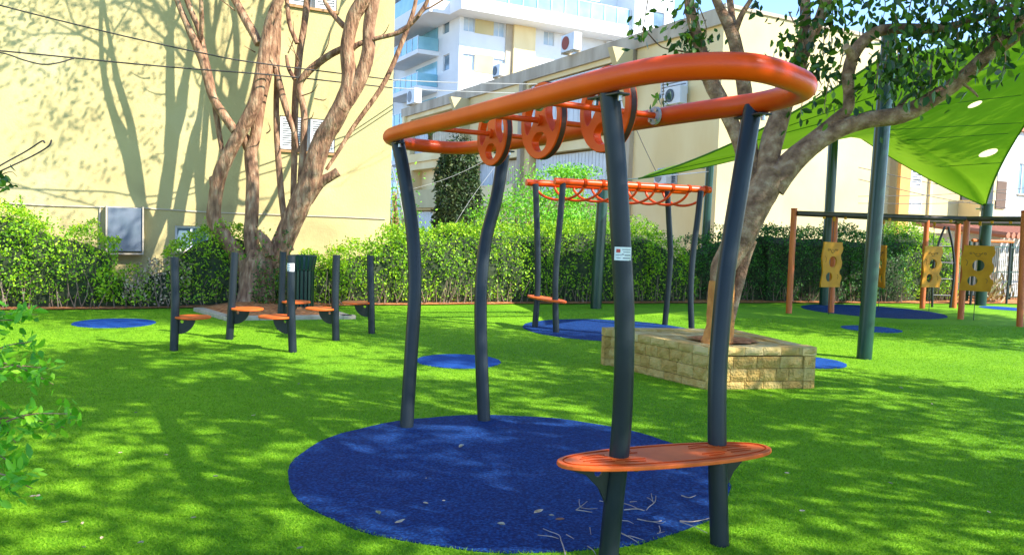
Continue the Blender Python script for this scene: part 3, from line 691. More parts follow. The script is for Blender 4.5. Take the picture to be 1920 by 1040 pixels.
step_post((549, 660), (546, 479), (-1, .15), 0, .43, 'nearest step post, white sticker near its top and seat pointing left', -2, True)
step_post((630, 638), (631, 478), (-1, .1), 0, .43, 'step post to the right of the stickered post, seat pointing left', -2)
step_post((697, 625), (694, 479), (-1, .0), 0, .45, 'rightmost step post, its seat pointing left', 0)

# litter bin
bb = at(567, 560, 14.2); bb.z = 0
rb = empty('litter_bin', bb, 'dark green slatted litter bin behind the step posts, beside the bare tree', 'litter bin')
q = MB()
for i in range(18):
    a_ = 2*math.pi*i/18; c_ = Vector((math.cos(a_), math.sin(a_), 0)); s_ = Vector((-c_.y, c_.x, 0))
    P = [bb+c_*.19+Z*.05, bb+c_*.19+Z*.72, bb+c_*.235+Z*.98]
    for A_, B_ in zip(P, P[1:]): q.hexa([A_-s_*.022, A_+s_*.022, A_+s_*.022+c_*.008, A_-s_*.022+c_*.008, B_-s_*.022, B_+s_*.022, B_+s_*.022+c_*.008, B_-s_*.022+c_*.008])
part(q, 'slats', POLEG, rb)
q = MB(); q.tube([bb+Z*.06, bb+Z*.74], .165, 18, 1); part(q, 'liner', BLACK, rb)
q = MB(); q.tube([bb+Z*.985+Vector((math.cos(a_), math.sin(a_), 0))*.235 for a_ in [2*math.pi*i/24 for i in range(24)]], .012, 6, 1, closed=True)
part(q, 'top_ring', POLEG, rb)
q = MB(); q.tube([bb-Z*.01, bb+Z*.05], .12, 16, 1); part(q, 'foot', POLEG, rb)

# ================================================================== POLES AND SAIL
def pole(px, py0, d, top, r, label, lean=(0, 0), band=None):
    base = on_h(px, py0, 0) if d is None else at(px, py0, d); base.z = 0
    o_ = empty('sail_pole', base, label, 'pole', 'poles that carry the green shade sail')
    q = MB(); tp = base+Vector((lean[0], lean[1], top)); q.tube([base-Z*.03, base.lerp(tp, .5), tp], r, 20, 1); part(q, 'shaft', POLEG, o_, smooth=True)
    q = MB(); q.tube([tp-Z*.02, tp+Z*.02], r*1.08, 18, 1); part(q, 'cap', POLEG, o_)
    q = MB(); q.tube([tp-Z*.12-Vector((r*1.2, 0, 0)), tp-Z*.12-Vector((r*1.2+.12, 0, 0))], .02, 8, 1); part(q, 'eye_bolt', STEEL, o_)
    return tp
P1 = pole(1620, 672, None, 4.3, .098, 'thickest dark green pole standing on the turf right of the stone planter', (.10, .05))
P2 = pole(1117, 578, None, 2.62, .115, 'short leaning green pole behind the far monkey bars, in front of the hedge', (.06, .05))
P3 = pole(1545, 572, None, 4.5, .115, 'tall green pole by the dark hedge, behind the leftmost orange posts')
P4 = pole(1838, 572, None, 2.60, .14, 'green pole at right directly under the lowest tip of the green sail')
P5b = at(1316, 556, 20); P5 = pole(1316, 556, 20, 3.35, .10, 'grey green pole at the hedge behind the far monkey bars', (.05, 0))
A_ = at(1197, 335, 16.3); Bc = at(1848, 387, 20.6); D_ = at(1655, 108, 10.95); E_ = at(1575, 232, 18.8); C_ = at(2150, -40, 13.0)
rs = empty('shade_sail', (8.2, 15.5, 0), 'lime green shade sail stretched over the right side of the playground', 'shade sail')
# surface: Coons-like blend over five corners, edges sag inwards
cors = [A_, E_, Bc, C_, D_]; cen = sum(cors, Vector())/5; cen.z -= .15
sag = [.35, .30, .9, .9, .30]
nE = 28; loops = []
edge = []
for i in range(5):
    a_, c_ = cors[i], cors[(i+1) % 5]; inn = (cen-(a_+c_)/2); inn.z = 0; inn = inn.normalized()
    for k_ in range(nE):
        t = k_/nE; edge.append(a_.lerp(c_, t)+inn*sag[i]*4*t*(1-t)*(.6)+Z*(-.12*4*t*(1-t)))
NR = 22; verts = []; NE = len(edge)
edge = [Vector(e_) for e_ in edge]
sm = [list(edge)]
grid = []
for j in range(NR+1):
    t = 1-j/NR; row = []
    for i, e_ in enumerate(edge):
        p_ = cen.lerp(e_, t); row.append(p_)
    grid.append(row)
# relax heights so that the ridge lines read as a smooth doubly curved cloth
Zg = np.array([[p_.z for p_ in row] for row in grid])
for it in range(160):
    Zn = Zg.copy(); Zn[1:-1] = (Zg[:-2]+Zg[2:]+np.roll(Zg[1:-1], 1, 1)+np.roll(Zg[1:-1], -1, 1))/4
    Zn[-1] = Zn[-2].mean(); Zg = Zn; Zg[0] = [p_.z for p_ in edge]
V_ = []; F_ = []
for j, row in enumerate(grid):
    for i, p_ in enumerate(row): V_.append([p_.x, p_.y, Zg[j, i]])
hole1 = None
V_ = np.array(V_)
def Q_(j, i): return j*NE+i % NE
# two small round openings in the cloth
holes_px = [(1853, 287, .19), (1828, 196, .13)]
Fs = [(Q_(j, i), Q_(j, i+1), Q_(j+1, i+1), Q_(j+1, i)) for j in range(NR) for i in range(NE)]
def ray_hit(px, py):
    r_ = ray(px, py); best = None
    for f in Fs[::1]:
        a_, b_, c_, d__ = (Vector(V_[q]) for q in f)
        for tri in ((a_, b_, c_), (a_, c_, d__)):
            n_ = (tri[1]-tri[0]).cross(tri[2]-tri[0])
            if n_.length < 1e-9 or abs(n_.dot(r_)) < 1e-9: continue
            t = (tri[0]-CAM).dot(n_)/r_.dot(n_)
            if t <= 0: continue
            h_ = CAM+r_*t; ok = True
            for k_ in range(3):
                if (tri[(k_+1) % 3]-tri[k_]).cross(h_-tri[k_]).dot(n_) < -1e-9: ok = False; break
            if ok and (best is None or t < best[0]): best = (t, h_)
    return best and best[1]
me = bpy.data.meshes.new('cloth'); me.from_pydata([tuple(p_) for p_ in V_], [], Fs); me.update()
import bmesh
bm = bmesh.new(); bm.from_mesh(me)
bmesh.ops.remove_doubles(bm, verts=bm.verts, dist=.001)
bmesh.ops.triangulate(bm, faces=bm.faces)
for hx, hy, hr in holes_px:
    hc = ray_hit(hx, hy)
    if hc is None: print('no hit', hx, hy); continue
    for it in range(3):
        es = [e for e in bm.edges if (sum((v.co for v in e.verts), Vector())/2-hc).length < hr*3 and e.calc_length() > .07]
        if es: bmesh.ops.subdivide_edges(bm, edges=es, cuts=1); bmesh.ops.triangulate(bm, faces=bm.faces)
    dl = [v for v in bm.verts if (v.co-hc).length < hr-.03]
    for v in bm.verts:
        d__ = (v.co-hc).length
        if hr-.03 <= d__ < hr+.05: v.co = hc+(v.co-hc)*(hr/d__)
    bmesh.ops.delete(bm, geom=dl, context='VERTS')
bm.to_mesh(me); bm.free()
cl = under(link(me, 'cloth', SAILM, None, True), rs)
q = MB(); q.tube(edge, .018, 6, 1, closed=True); part(q, 'edge_cord', SEAM, rs)
q = MB()
for (ya, xa, yb, xb) in ((205, 1682, 178, 1915), (243, 1662, 230, 1915), (312, 1762, 302, 1918), (262, 1700, 248, 1918), (160, 1700, 118, 1900), (235, 1480, 180, 1640), (262, 1420, 205, 1640), (318, 1260, 290, 1390)):
    pts = []
    for k_ in range(9):
        h_ = ray_hit(xa+(xb-xa)*k_/8, ya+(yb-ya)*k_/8)
        if h_: pts.append(h_-Z*.008)
    if len(pts) > 2: q.tube(pts, .007, 5, 1)
part(q, 'seam', SEAM, rs)
q = MB()
for a_, c_ in ((A_, P2), (Bc, P4), (D_, P1-Z*.1), (E_, P3-Z*.15), (A_, P5-Z*.2)):
    q = MB(); q.tube([a_, c_], .012, 6, 1); part(q, 'tie_rope', STEEL, rs)

# ================================================================== STONE PLANTER
pf_, pr_, pk_, pl_ = [Vector((*q, 0)) for q in ((2.04, 8.16), (3.27, 8.45), (2.78, 9.86), (1.10, 9.60))]
rp = empty('planter', (2.3, 9, 0), 'four sided planter of sand coloured split stone blocks around the ficus tree', 'planter')
q = MB(); HP = .44
def stone(q, c, L_, H_, D_, X, Y):
    k = len(q.v); nx = max(2, int(L_/.045)); nz = 3; j = .007
    # a rough box: grid on the outer face, jittered, plus sides
    for side, yy in ((1, D_/2),):
        idx = {}
        for a in range(nx+1):
            for b_ in range(nz+1):
                edge_ = a in (0, nx) or b_ in (0, nz)
                off = -.014 if edge_ else random.uniform(-.004, .010)
                p_ = c+X*(-L_/2+L_*a/nx+(random.uniform(-j, j) if 0 < a < nx else 0))+Z*(-H_/2+H_*b_/nz+(random.uniform(-j, j)*.6 if 0 < b_ < nz else 0))+Y*(yy+off)
                idx[a, b_] = len(q.v); q.v.append(tuple(p_))
        for a in range(nx):
            for b_ in range(nz): q.f.append((idx[a, b_], idx[a+1, b_], idx[a+1, b_+1], idx[a, b_+1]))
    bk = len(q.v)
    for a, b_ in ((-1, -1), (1, -1), (1, 1), (-1, 1)): q.v.append(tuple(c+X*a*L_/2+Z*b_*H_/2-Y*D_/2))
    q.f += [tuple([idx[a, 0] for a in range(nx, -1, -1)]+[bk, bk+1]), tuple([idx[a, nz] for a in range(nx+1)]+[bk+2, bk+3]),
            tuple([idx[0, b_] for b_ in range(nz+1)]+[bk+3, bk]), tuple([idx[nx, b_] for b_ in range(nz, -1, -1)]+[bk+1, bk+2]), (bk+3, bk+2, bk+1, bk)]
for side_, (a_, c_) in enumerate(((pl_, pf_), (pf_, pr_), (pr_, pk_), (pk_, pl_))):
    X_ = (c_-a_).normalized(); Y_ = X_.cross(Z); Lw = (c_-a_).length; z0 = -.02-.004*(side_ % 2)
    for ci, hc in enumerate((.105, .135, .13)):
        s_ = 0
        while s_ < Lw-.01:
            l_ = random.choice((.15, .19, .24, .27)) if ci else random.choice((.22, .27))
            if s_+l_ > Lw-.10: l_ = Lw-s_
            stone(q, a_+X_*(s_+l_/2)+Z*(z0+hc/2)-Y_*.075, l_-.006, hc-.006, .15, X_, Y_); s_ += l_
        z0 += hc
wl_p = part(q, 'stone_wall', STONE, rp)
q = MB()
for side_, (a_, c_) in enumerate(((pl_, pf_), (pf_, pr_), (pr_, pk_), (pk_, pl_))):
    X_ = (c_-a_).normalized(); Y_ = X_.cross(Z); Lw = (c_-a_).length; n_ = int(Lw/.2)
    for i in range(n_):
        l_ = Lw/n_; o_ = a_+X_*(i+.5)*l_+Z*(.352+.042+.005*(side_ % 2)+random.uniform(0, .0015))
        stone(q, o_-Y_*.085, l_-.005, .084, .19, X_, Y_)
part(q, 'coping_stones', M('pale coping stone', [(.44, .28, .075), (.54, .375, .12), (.62, .46, .19)], .95, 8, bump=.014, bscale=36, island=.4), rp)
cpl = (pf_+pr_+pk_+pl_)/4
q = MB(); I_ = [cpl.lerp(p_, .985) for p_ in (pl_, pf_, pr_, pk_)]
ns = 14; 
pv = lambda a, b_: I_[0].lerp(I_[1], a).lerp(I_[3].lerp(I_[2], a), b_)
tb = on_h(1347, 637, .42); 
def soilz(p_): return .425-.06*math.exp(-((p_.x-tb.x)**2+(p_.y-tb.y)**2)/.08)+random.uniform(-.006, .006)
gp = [[None]*(ns+1) for _ in range(ns+1)]
for i in range(ns+1):
    for j in range(ns+1): p_ = pv(i/ns, j/ns); gp[i][j] = (p_.x, p_.y, soilz(p_))
for i in range(ns):
    for j in range(ns): q.quad(gp[i][j], gp[i+1][j], gp[i+1][j+1], gp[i][j+1])
part(q, 'paved_top', M('pale coping stone', None) if 0 else MATS['pale coping stone'], rp)
q = MB(); n_ = 26; q.v.append((tb.x, tb.y, .47)); 
for i in range(n_): a_ = 2*math.pi*i/n_; r_ = random.uniform(.26, .34); q.v.append((tb.x+.05+r_*1.25*math.cos(a_), tb.y+r_*math.sin(a_), .432))
for i in range(n_): q.f.append((0, 1+i, 1+(i+1) % n_))
part(q, 'mulch', SOIL, rp)

# ================================================================== TREES
def limbs(mb, specs, depth, ext=None, wob=.05, n=12, slim=.93):
    """each spec: (depth offset start, depth offset end, [(px, py, width px)...])"""
    ends = []
    for d0, d1, pts in specs:
        P = []; Rr = []
        for i, (x, y, wd) in enumerate(pts):
            t = i/(len(pts)-1); d_ = depth+d0+(d1-d0)*t; P.append(at(x, y, d_)); Rr.append(wd*slim/2/F*d_)
        mb.tube(P, Rr, n, 5, wob=wob); v_ = (P[-1]-P[-2]).normalized(); ends.append((P[-1], v_, Rr[-1]))
    return ends
def grow(mb, p, d, r, lvl, tips, length=1.2, spread=.55, upb=.25, n=7):
    """free branches above the picture"""
    P = [p]; Rr = [r]; q_ = p.copy(); dd = d.copy()
    for k_ in range(3):
        dd = (dd+Vector((random.uniform(-.2, .2), random.uniform(-.2, .2), random.uniform(-.1, .2)))).normalized()
        q_ = q_+dd*length/3; P.append(q_.copy()); Rr.append(r*(1-.13*(k_+1)))
    mb.tube(P, Rr, n, 2)
    if lvl <= 2: tips.extend(P[1:])
    if lvl == 0 or r < .006: return
    for k_ in range(random.choice((2, 3))):
        nd = (dd+Vector((random.uniform(-1, 1), random.uniform(-1, 1), random.uniform(-.5, .7)+upb))*spread).normalized()
        grow(mb, q_, nd, r*random.uniform(.5, .72), lvl-1, tips, length*random.uniform(.7, .95), spread, upb, max(4, n-1))
def tip_leaves(tips, per, rad, size, mat, root, name='crown', keep=None, droop=.4):
    T_ = np.array([tuple(t) for t in tips]); N_ = len(T_)*per
    P = np.repeat(T_, per, 0)+rng.normal(size=(N_, 3))*rad
    if keep is not None: P = P[keep(P)]
    return under(leaves_mesh(P, size, name, mat, droop=droop), root)

# --- bare tree at left in its triangular bed
T1 = at(483, 570, 14.6); T1.z = 0
rt1 = empty('tree', T1, 'multi stemmed bare tree with pruned grey brown limbs in front of the yellow wall', 'tree')
mb = MB()
sp1 = [(0, 0, [(478, 592, 92), (480, 560, 76), (482, 525, 70), (486, 495, 66), (490, 470, 50)]),
 (0, -.3, [(470, 520, 40), (445, 480, 34), (422, 445, 30), (402, 415, 30), (403, 380, 27), (410, 335, 28), (430, 287, 27), (455, 240, 27), (478, 193, 27), (492, 121, 24), (506, 45, 22), (526, -10, 22), (540, -80, 19)]),
 (-.1, -.15, [(408, 352, 30), (400, 340, 18), (394, 331, 7)]),
 (-.2, -.6, [(440, 245, 18), (412, 205, 18), (396, 175, 17), (382, 120, 17), (366, 80, 17), (350, 45, 13), (332, 0, 11), (318, -60, 9)]),
 (-.1, -.5, [(417, 288, 9), (407, 226, 11), (399, 170, 12), (385, 113, 14), (374, 60, 12), (358, 20, 11), (346, -15, 11), (338, -60, 8)]),
 (-.4, -.8, [(376, 76, 9), (378, 40, 9), (377, 0, 8), (380, -60, 6)]),
 (-.2, .1, [(485, 83, 16), (474, 60, 18), (461, 38, 17), (441, 0, 15), (425, -40, 13)]),
 (0, .2, [(480, 500, 34), (470, 440, 28), (472, 400, 27), (474, 340, 26), (470, 292, 26), (478, 258, 22), (488, 195, 22), (502, 135, 20), (512, 80, 18), (520, 40, 10), (522, -20, 8)]),
 (.1, .2, [(470, 285, 20), (460, 262, 22), (452, 248, 16)]),
 (.3, .3, [(545, 470, 14), (532, 404, 13), (524, 323, 13), (518, 226, 12), (520, 121, 11), (522, 60, 11), (524, -20, 10)]),
 (.2, .2, [(510, 78, 13), (512, 110, 12), (520, 141, 14), (535, 200, 13), (552, 250, 10), (560, 285, 8)]),
 (.4, .5, [(548, 450, 12), (550, 363, 12), (552, 283, 13), (554, 182, 14), (562, 101, 14), (570, 50, 13), (576, 0, 14), (580, -60, 12)]),
 (.2, .1, [(564, 340, 14), (571, 222, 14), (561, 165, 13), (575, 138, 15), (599, 117, 15), (625, 100, 14), (642, 92, 14)]),
 (.3, .3, [(557, 82, 9), (543, 45, 9), (538, 0, 9), (536, -50, 8)]),
 (.1, .1, [(553, 150, 8), (541, 128, 8), (537, 104, 6)]),
 (.1, -.2, [(500, 505, 46), (528, 460, 44), (545, 420, 44), (560, 388, 44), (578, 345, 42), (604, 265, 40), (625, 230, 38), (645, 190, 36), (655, 150, 32), (651, 90, 28), (662, 35, 28), (684, -5, 30), (700, -60, 26)]),
 (.1, .1, [(575, 375, 28), (599, 343, 24), (618, 332, 19), (634, 322, 19)]),
 (.3, .9, [(612, 318, 7), (640, 275, 8), (663, 238, 9), (712, 170, 10), (735, 125, 10), (750, 90, 10), (772, 32, 9), (780, 0, 8), (790, -60, 7)]),
 (-.1, -.1, [(640, 205, 30), (665, 170, 28), (682, 130, 28), (691, 95, 27), (692, 50, 25), (702, -5, 25), (712, -60, 22)]),
 (-.1, -.3, [(655, 98, 12), (671, 84, 11), (704, 73, 9), (744, 63, 9), (765, 50, 9), (784, 30, 9), (800, 5, 8), (815, -30, 6)]),
 (0, .1, [(645, 50, 12), (622, 24, 10), (608, 0, 8), (600, -30, 7)]),
 (-.3, -.3, [(785, 31, 5), (797, 18, 5), (806, 15, 4)]),
 (-.2, -.2, [(505, 480, 20), (498, 455, 22), (488, 440, 14), (484, 432, 10)])]
ends = limbs(mb, sp1, 14.6)
tips = []
for e_, v_, r_ in ends:
    if e_.z > 5.2: grow(mb, e_, v_, r_*.95, 3, tips, 1.5, .45, .35, 6)
hi = [e_ for e_ in ends if e_[0].z > 5.2]; t2 = []
for e_, v_, r_ in random.sample(hi, min(6, len(hi))): grow(mb, e_, Vector((.3, -.55, .8)).normalized(), r_*.8, 4, t2, 1.5, .55, .25, 6)
tips += t2  # extra unseen limbs added to carry leaves that shade the wall
part(mb, 'trunk', BARK, rt1, smooth=True)
mb = MB()
for (x, y, dx, dy) in ((555, 120, -14, -50), (560, 115, -20, -30), (570, 225, 18, -15), (478, 98, -20, -12), (600, 110, 20, -60), (660, 40, 30, -40), (540, 100, 10, -60), (700, 75, 30, -30), (380, 20, -20, -40), (440, 20, -40, -30), (500, 250, 3, -20), (566, 180, 30, -22), (590, 185, 22, 0)):
    mb = MB(); a_ = at(x, y, 14.6); c_ = at(x+dx, y+dy, 14.3); mb.tube([a_, a_.lerp(c_, .5)+Vector((.05, 0, -.03)), c_], [.014, .01, .004], 5, 3); part(mb, 'twig', BARK, rt1)
tip_leaves(random.sample(tips, min(len(tips), 620)), 16, .35, .07, LEAFD, rt1, 'crown', lambda P: (P[:, 2] > 7.0) & (P[:, 0] < -1.9))  # unseen leaves added above the bare limbs to mottle the wall with shadow
shadow_clumps = [np.array((random.uniform(-6.8, -2.4), random.uniform(11.6, 13.8), random.uniform(6.6, 10.2)))+rng.normal(size=(26, 3))*.26 for _ in range(95)]
under(leaves_mesh(np.vstack(shadow_clumps), .09, 'crown', LEAFD, droop=.3), rt1)  # loose unseen leaf clumps added for soft shadow blotches on the wall
iv = []
for i in range(900):
    a_ = random.uniform(-1.9, .3); h_ = abs(random.gauss(0, .35)); rr = .42-.1*h_+random.uniform(0, .1)
    iv.append((T1.x+.18+rr*math.cos(a_), T1.y+rr*math.sin(a_), .1+h_*1.5))
under(leaves_mesh(iv, .06, 'ivy', LEAFD), rt1)

# kerb of the bed
bc = [on_h(*p_, 0) for p_ in ((363, 583), (422, 601), (662, 598), (604, 580))]; bc += [Vector((bc[3].x-.5, bc[3].y+2.4, 0)), Vector((bc[0].x, bc[0].y+1.6, 0))]
bed = empty('tree_bed', T1, 'pale concrete kerb around the bark mulch bed at the foot of the bare tree', 'tree bed')
q = MB()
for a_, c_ in ((bc[0], bc[1]), (bc[1], bc[2]), (bc[2], bc[3])):
    X_ = (c_-a_).normalized(); Y_ = Z.cross(X_); Lk = (c_-a_).length+.05
    nk = int(Lk/.5)
    for i in range(nk): q.box(a_+X_*((i+.5)*Lk/nk)+Y_*.08+Z*.025, (Lk/nk-.006, .17, .07), X=X_, Y=Y_)
part(q, 'kerb', CONC, bed, bevel=.006)
q = MB(); q.v = [tuple(bc[0].lerp(T1, .05)+Z*.03), tuple(bc[1].lerp(T1, .06)+Z*.03), tuple(bc[2].lerp(T1, .05)+Z*.03), tuple(bc[3]+Z*.03), tuple(bc[4]+Z*.03), tuple(bc[5]+Z*.03), tuple(T1+Z*.16)]
for i in range(6): q.f.append((i, (i+1) % 6, 6))
part(q, 'mulch', SOIL, bed)

# --- ficus in the planter
T2 = at(1347, 637, 8.85); T2.z = .4
rt2 = empty('tree', T2, 'leaning ficus with smooth grey limbs and dark leaves growing out of the stone planter', 'tree')
mb = MB(); mo = MB()
limbs(mo, [(-.02, 0, [(1342, 655, 74), (1346, 636, 66), (1350, 610, 60), (1351, 575, 57), (1352, 545, 56), (1354, 530, 55)])], 8.85, wob=.04, slim=.88)
sp2 = [(0, .0, [(1354, 533, 55), (1356, 505, 56), (1370, 475, 62), (1390, 440, 68), (1405, 405, 70), (1420, 375, 72), (1437, 345, 70), (1446, 320, 62)]),
 (0, .3, [(1372, 475, 46), (1357, 485, 40), (1345, 492, 24), (1338, 500, 10)]),
 (0, .1, [(1360, 640, 16), (1371, 590, 22), (1381, 540, 28), (1390, 490, 38), (1400, 450, 46)]),
 (.1, .5, [(1428, 365, 44), (1405, 320, 38), (1392, 280, 36), (1375, 238, 34), (1352, 190, 36), (1336, 160, 36), (1318, 110, 30), (1304, 60, 26), (1293, 10, 24), (1290, -50, 20)]),
 (.1, .3, [(1418, 350, 40), (1408, 290, 34), (1402, 230, 33), (1396, 170, 33), (1385, 110, 30), (1372, 60, 30), (1352, 20, 22), (1335, -20, 18), (1320, -60, 15)]),
 (.2, .6, [(1376, 75, 22), (1372, 30, 16), (1366, -20, 15)]),
 (.2, .1, [(1376, 65, 15), (1390, 30, 13), (1408, 0, 10), (1430, -30, 8)]),
 (0, .4, [(1436, 352, 54), (1440, 300, 50), (1452, 250, 50), (1466, 205, 44), (1484, 160, 40), (1498, 120, 36), (1508, 70, 26), (1510, 20, 24), (1508, -50, 20)]),
 (.2, .1, [(1496, 130, 28), (1516, 80, 26), (1535, 40, 25), (1550, 0, 25), (1562, -50, 22)]),
 (0, -.5, [(1440, 345, 46), (1478, 300, 38), (1520, 265, 34), (1560, 232, 30), (1588, 205, 27), (1592, 175, 25), (1590, 140, 28), (1605, 95, 28), (1640, 62, 26), (1690, 54, 25), (1745, 55, 22), (1790, 48, 18), (1840, 30, 14), (1900, 10, 11)]),
 (-.4, -.5, [(1600, 108, 26), (1592, 95, 18), (1586, 88, 16)]),
 (0, -.7, [(1450, 352, 56), (1490, 305, 44), (1530, 270, 40), (1580, 240, 38), (1630, 225, 38), (1690, 215, 40), (1745, 188, 36), (1800, 150, 33), (1850, 105, 32), (1885, 70, 30), (1925, 20, 26), (1980, -30, 22)]),
 (-.6, -.4, [(1872, 85, 34), (1868, 50, 24), (1860, 20, 22), (1850, -20, 20)]),
 (-.6, -.9, [(1880, 88, 26), (1920, 62, 20), (1970, 40, 18)]),
 (-.3, -.2, [(1680, 212, 16), (1690, 195, 12), (1705, 180, 10), (1730, 176, 7)]),
 (.5, .6, [(1380, 125, 12), (1345, 118, 9), (1325, 105, 8), (1275, 96, 4), (1240, 88, 3), (1214, 62, 3)]),
 (.3, .3, [(1318, 150, 20), (1338, 118, 10), (1345, 100, 7)]),
 (-.6, -.6, [(1807, 158, 7), (1825, 172, 6), (1834, 182, 4)])]
ends = limbs(mb, sp2, 8.85, n=14, wob=.035, slim=.82)
tips = []
for e_, v_, r_ in ends:
    if e_.z > 4 and r_ > .02: grow(mb, e_, v_, r_*.95, 4, tips, 1.25, .6, .2, 6)
part(mo, 'painted_trunk', BARKO, rt2, smooth=True); part(mb, 'trunk', BARK2, rt2, smooth=True)
def above(P):      # keep the high crown above what the photo sees, apart from the listed clusters
    dd = P-np.array(CAM); z_ = dd@np.array(fw); y_ = 520-F*(dd@np.array(up))/z_
    return y_ < -12
tip_leaves(tips, 30, .38, .11, LEAFD, rt2, 'crown', above)
cl = []
for (x, y, d_, r_, n_) in ((1283, 25, 9.2, .12, 34), (1290, 65, 9.2, .10, 26), (1300, 95, 9.2, .14, 44), (1320, 72, 9.2, .09, 14), (1205, 55, 9.4, .10, 18), (1240, 185, 9.6, .07, 14),
      (1520, 20, 9.0, .2, 40), (1490, 80, 9.0, .16, 44), (1555, 60, 9.0, .22, 60), (1520, 140, 8.9, .18, 46), (1505, 125, 8.9, .12, 24), (1540, 100, 9, .18, 44), (1575, 10, 8.8, .2, 50),
      (1545, 195, 8.6, .12, 22), (1500, 210, 8.8, .05, 5), (1620, 15, 8.6, .2, 40), (1655, 25, 8.6, .2, 38), (1690, 90, 8.4, .22, 44), (1700, 40, 8.4, .16, 28), (1660, 110, 8.4, .14, 30), (1640, 160, 8.4, .1, 16),
      (1680, 135, 8.4, .16, 60), (1710, 150, 8.4, .16, 60), (1735, 130, 8.4, .13, 36), (1740, 170, 8.4, .09, 16), (1790, 112, 8.3, .12, 26), (1830, 72, 8.2, .1, 14), (1880, 128, 8.1, .09, 20),
      (1800, 20, 8.3, .24, 90), (1850, 15, 8.2, .24, 90), (1780, 60, 8.3, .18, 44), (1900, 5, 8.1, .2, 80), (1760, 0, 8.3, .2, 60), (1420, 5, 9, .06, 6), (1725, 20, 8.4, .16, 30), (1900, 40, 8.1, .10, 20), (1570, 145, 8.6, .06, 8), (1850, 60, 8.2, .16, 30)):
    c_ = at(x, y, d_); cl.append(np.array(tuple(c_))+rng.normal(size=(int(n_*1.35), 3))*r_)
    if y > 20:
        stems = MB(); stems.tube([c_+Vector((random.uniform(-.1, .1), .05, .35)), c_+Vector((.02, 0, .12)), c_-Z*.1], [.008, .006, .003], 5, 3); part(stems, 'twig', BARK2, rt2)
under(leaves_mesh(np.vstack(cl), .105, 'foliage', LEAFD, droop=.7, aspect=.5), rt2)

# --- crowns outside the picture whose shade falls on the playground
def shade_tree(x, y, h, label, rx=3.0, clumps=100, lean=(0, 0), keep=None):
    base = Vector((x, y, 0)); r = empty('shade_tree', base, label, 'tree'); m_ = MB()
    top = base+Vector((lean[0]*.6, lean[1]*.6, h*.45)); m_.tube([base-Z*.05, base.lerp(top, .5)+Vector((.08, .05, 0)), top], [.22, .17, .13], 10, 4, wob=.04)
    cc = base+Vector((lean[0], lean[1], h*.78)); P = []
    for k_ in range(clumps):
        d_ = rng.normal(size=3); d_ /= np.linalg.norm(d_); d_ *= rng.uniform(0, 1)**.45; c_ = cc+Vector((d_[0]*rx, d_[1]*rx, d_[2]*h*.2)); s_ = random.uniform(.16, .30)
        if k_ % 5 == 0: m_.tube([top, top.lerp(c_, .5)+Vector((0, 0, .15)), c_], [.045, .028, .008], 5, 3)
        P.append(np.array(tuple(c_))+rng.normal(size=(int(900*s_*s_)+20, 3))*s_)
    P = np.vstack(P); P = P[keep(P)]
    part(m_, 'trunk', BARK2, r, smooth=True); under(leaves_mesh(P, .15, 'crown', LEAFD, droop=.3, aspect=.6), r); return r
def hidden(P):
    dd = P-np.array(CAM); z_ = dd@np.array(fw); x_ = 960+F*(dd@np.array(rt))/np.maximum(z_, .1); y_ = 520-F*(dd@np.array(up))/np.maximum(z_, .1)
    return (z_ < .3) | (x_ > 1960) | (x_ < -40) | (y_ < -20)
shade_tree(8.2, 2.2, 8.8, 'leafy tree standing just outside the right side of the view', 3.0, 84, keep=hidden)
shade_tree(6.6, -2.4, 8.5, 'leafy tree behind the camera on the right', 2.6, 78, keep=hidden)
shade_tree(4.3, -.2, 9.0, 'leafy tree standing beside the camera on the right', keep=hidden)
shade_tree(11.6, 3.6, 8.5, 'leafy tree outside the view, to the right of the stone planter', 2.7, 78, keep=hidden)
shade_tree(14.8, 12.4, 9, 'leafy tree outside the view, to the right of the orange post frame', 3.8, 340, keep=hidden)
shade_tree(5.6, 4.7, 9.4, 'leafy tree just outside the right side of the view, nearest the large mat', 2.6, 100, lean=(-1.6, -.9), keep=hidden)
shade_tree(8.9, 6.4, 9.4, 'leafy tree outside the right side of the view, beyond the one nearest the mat', 2.3, 50, lean=(-.6, 0), keep=hidden)

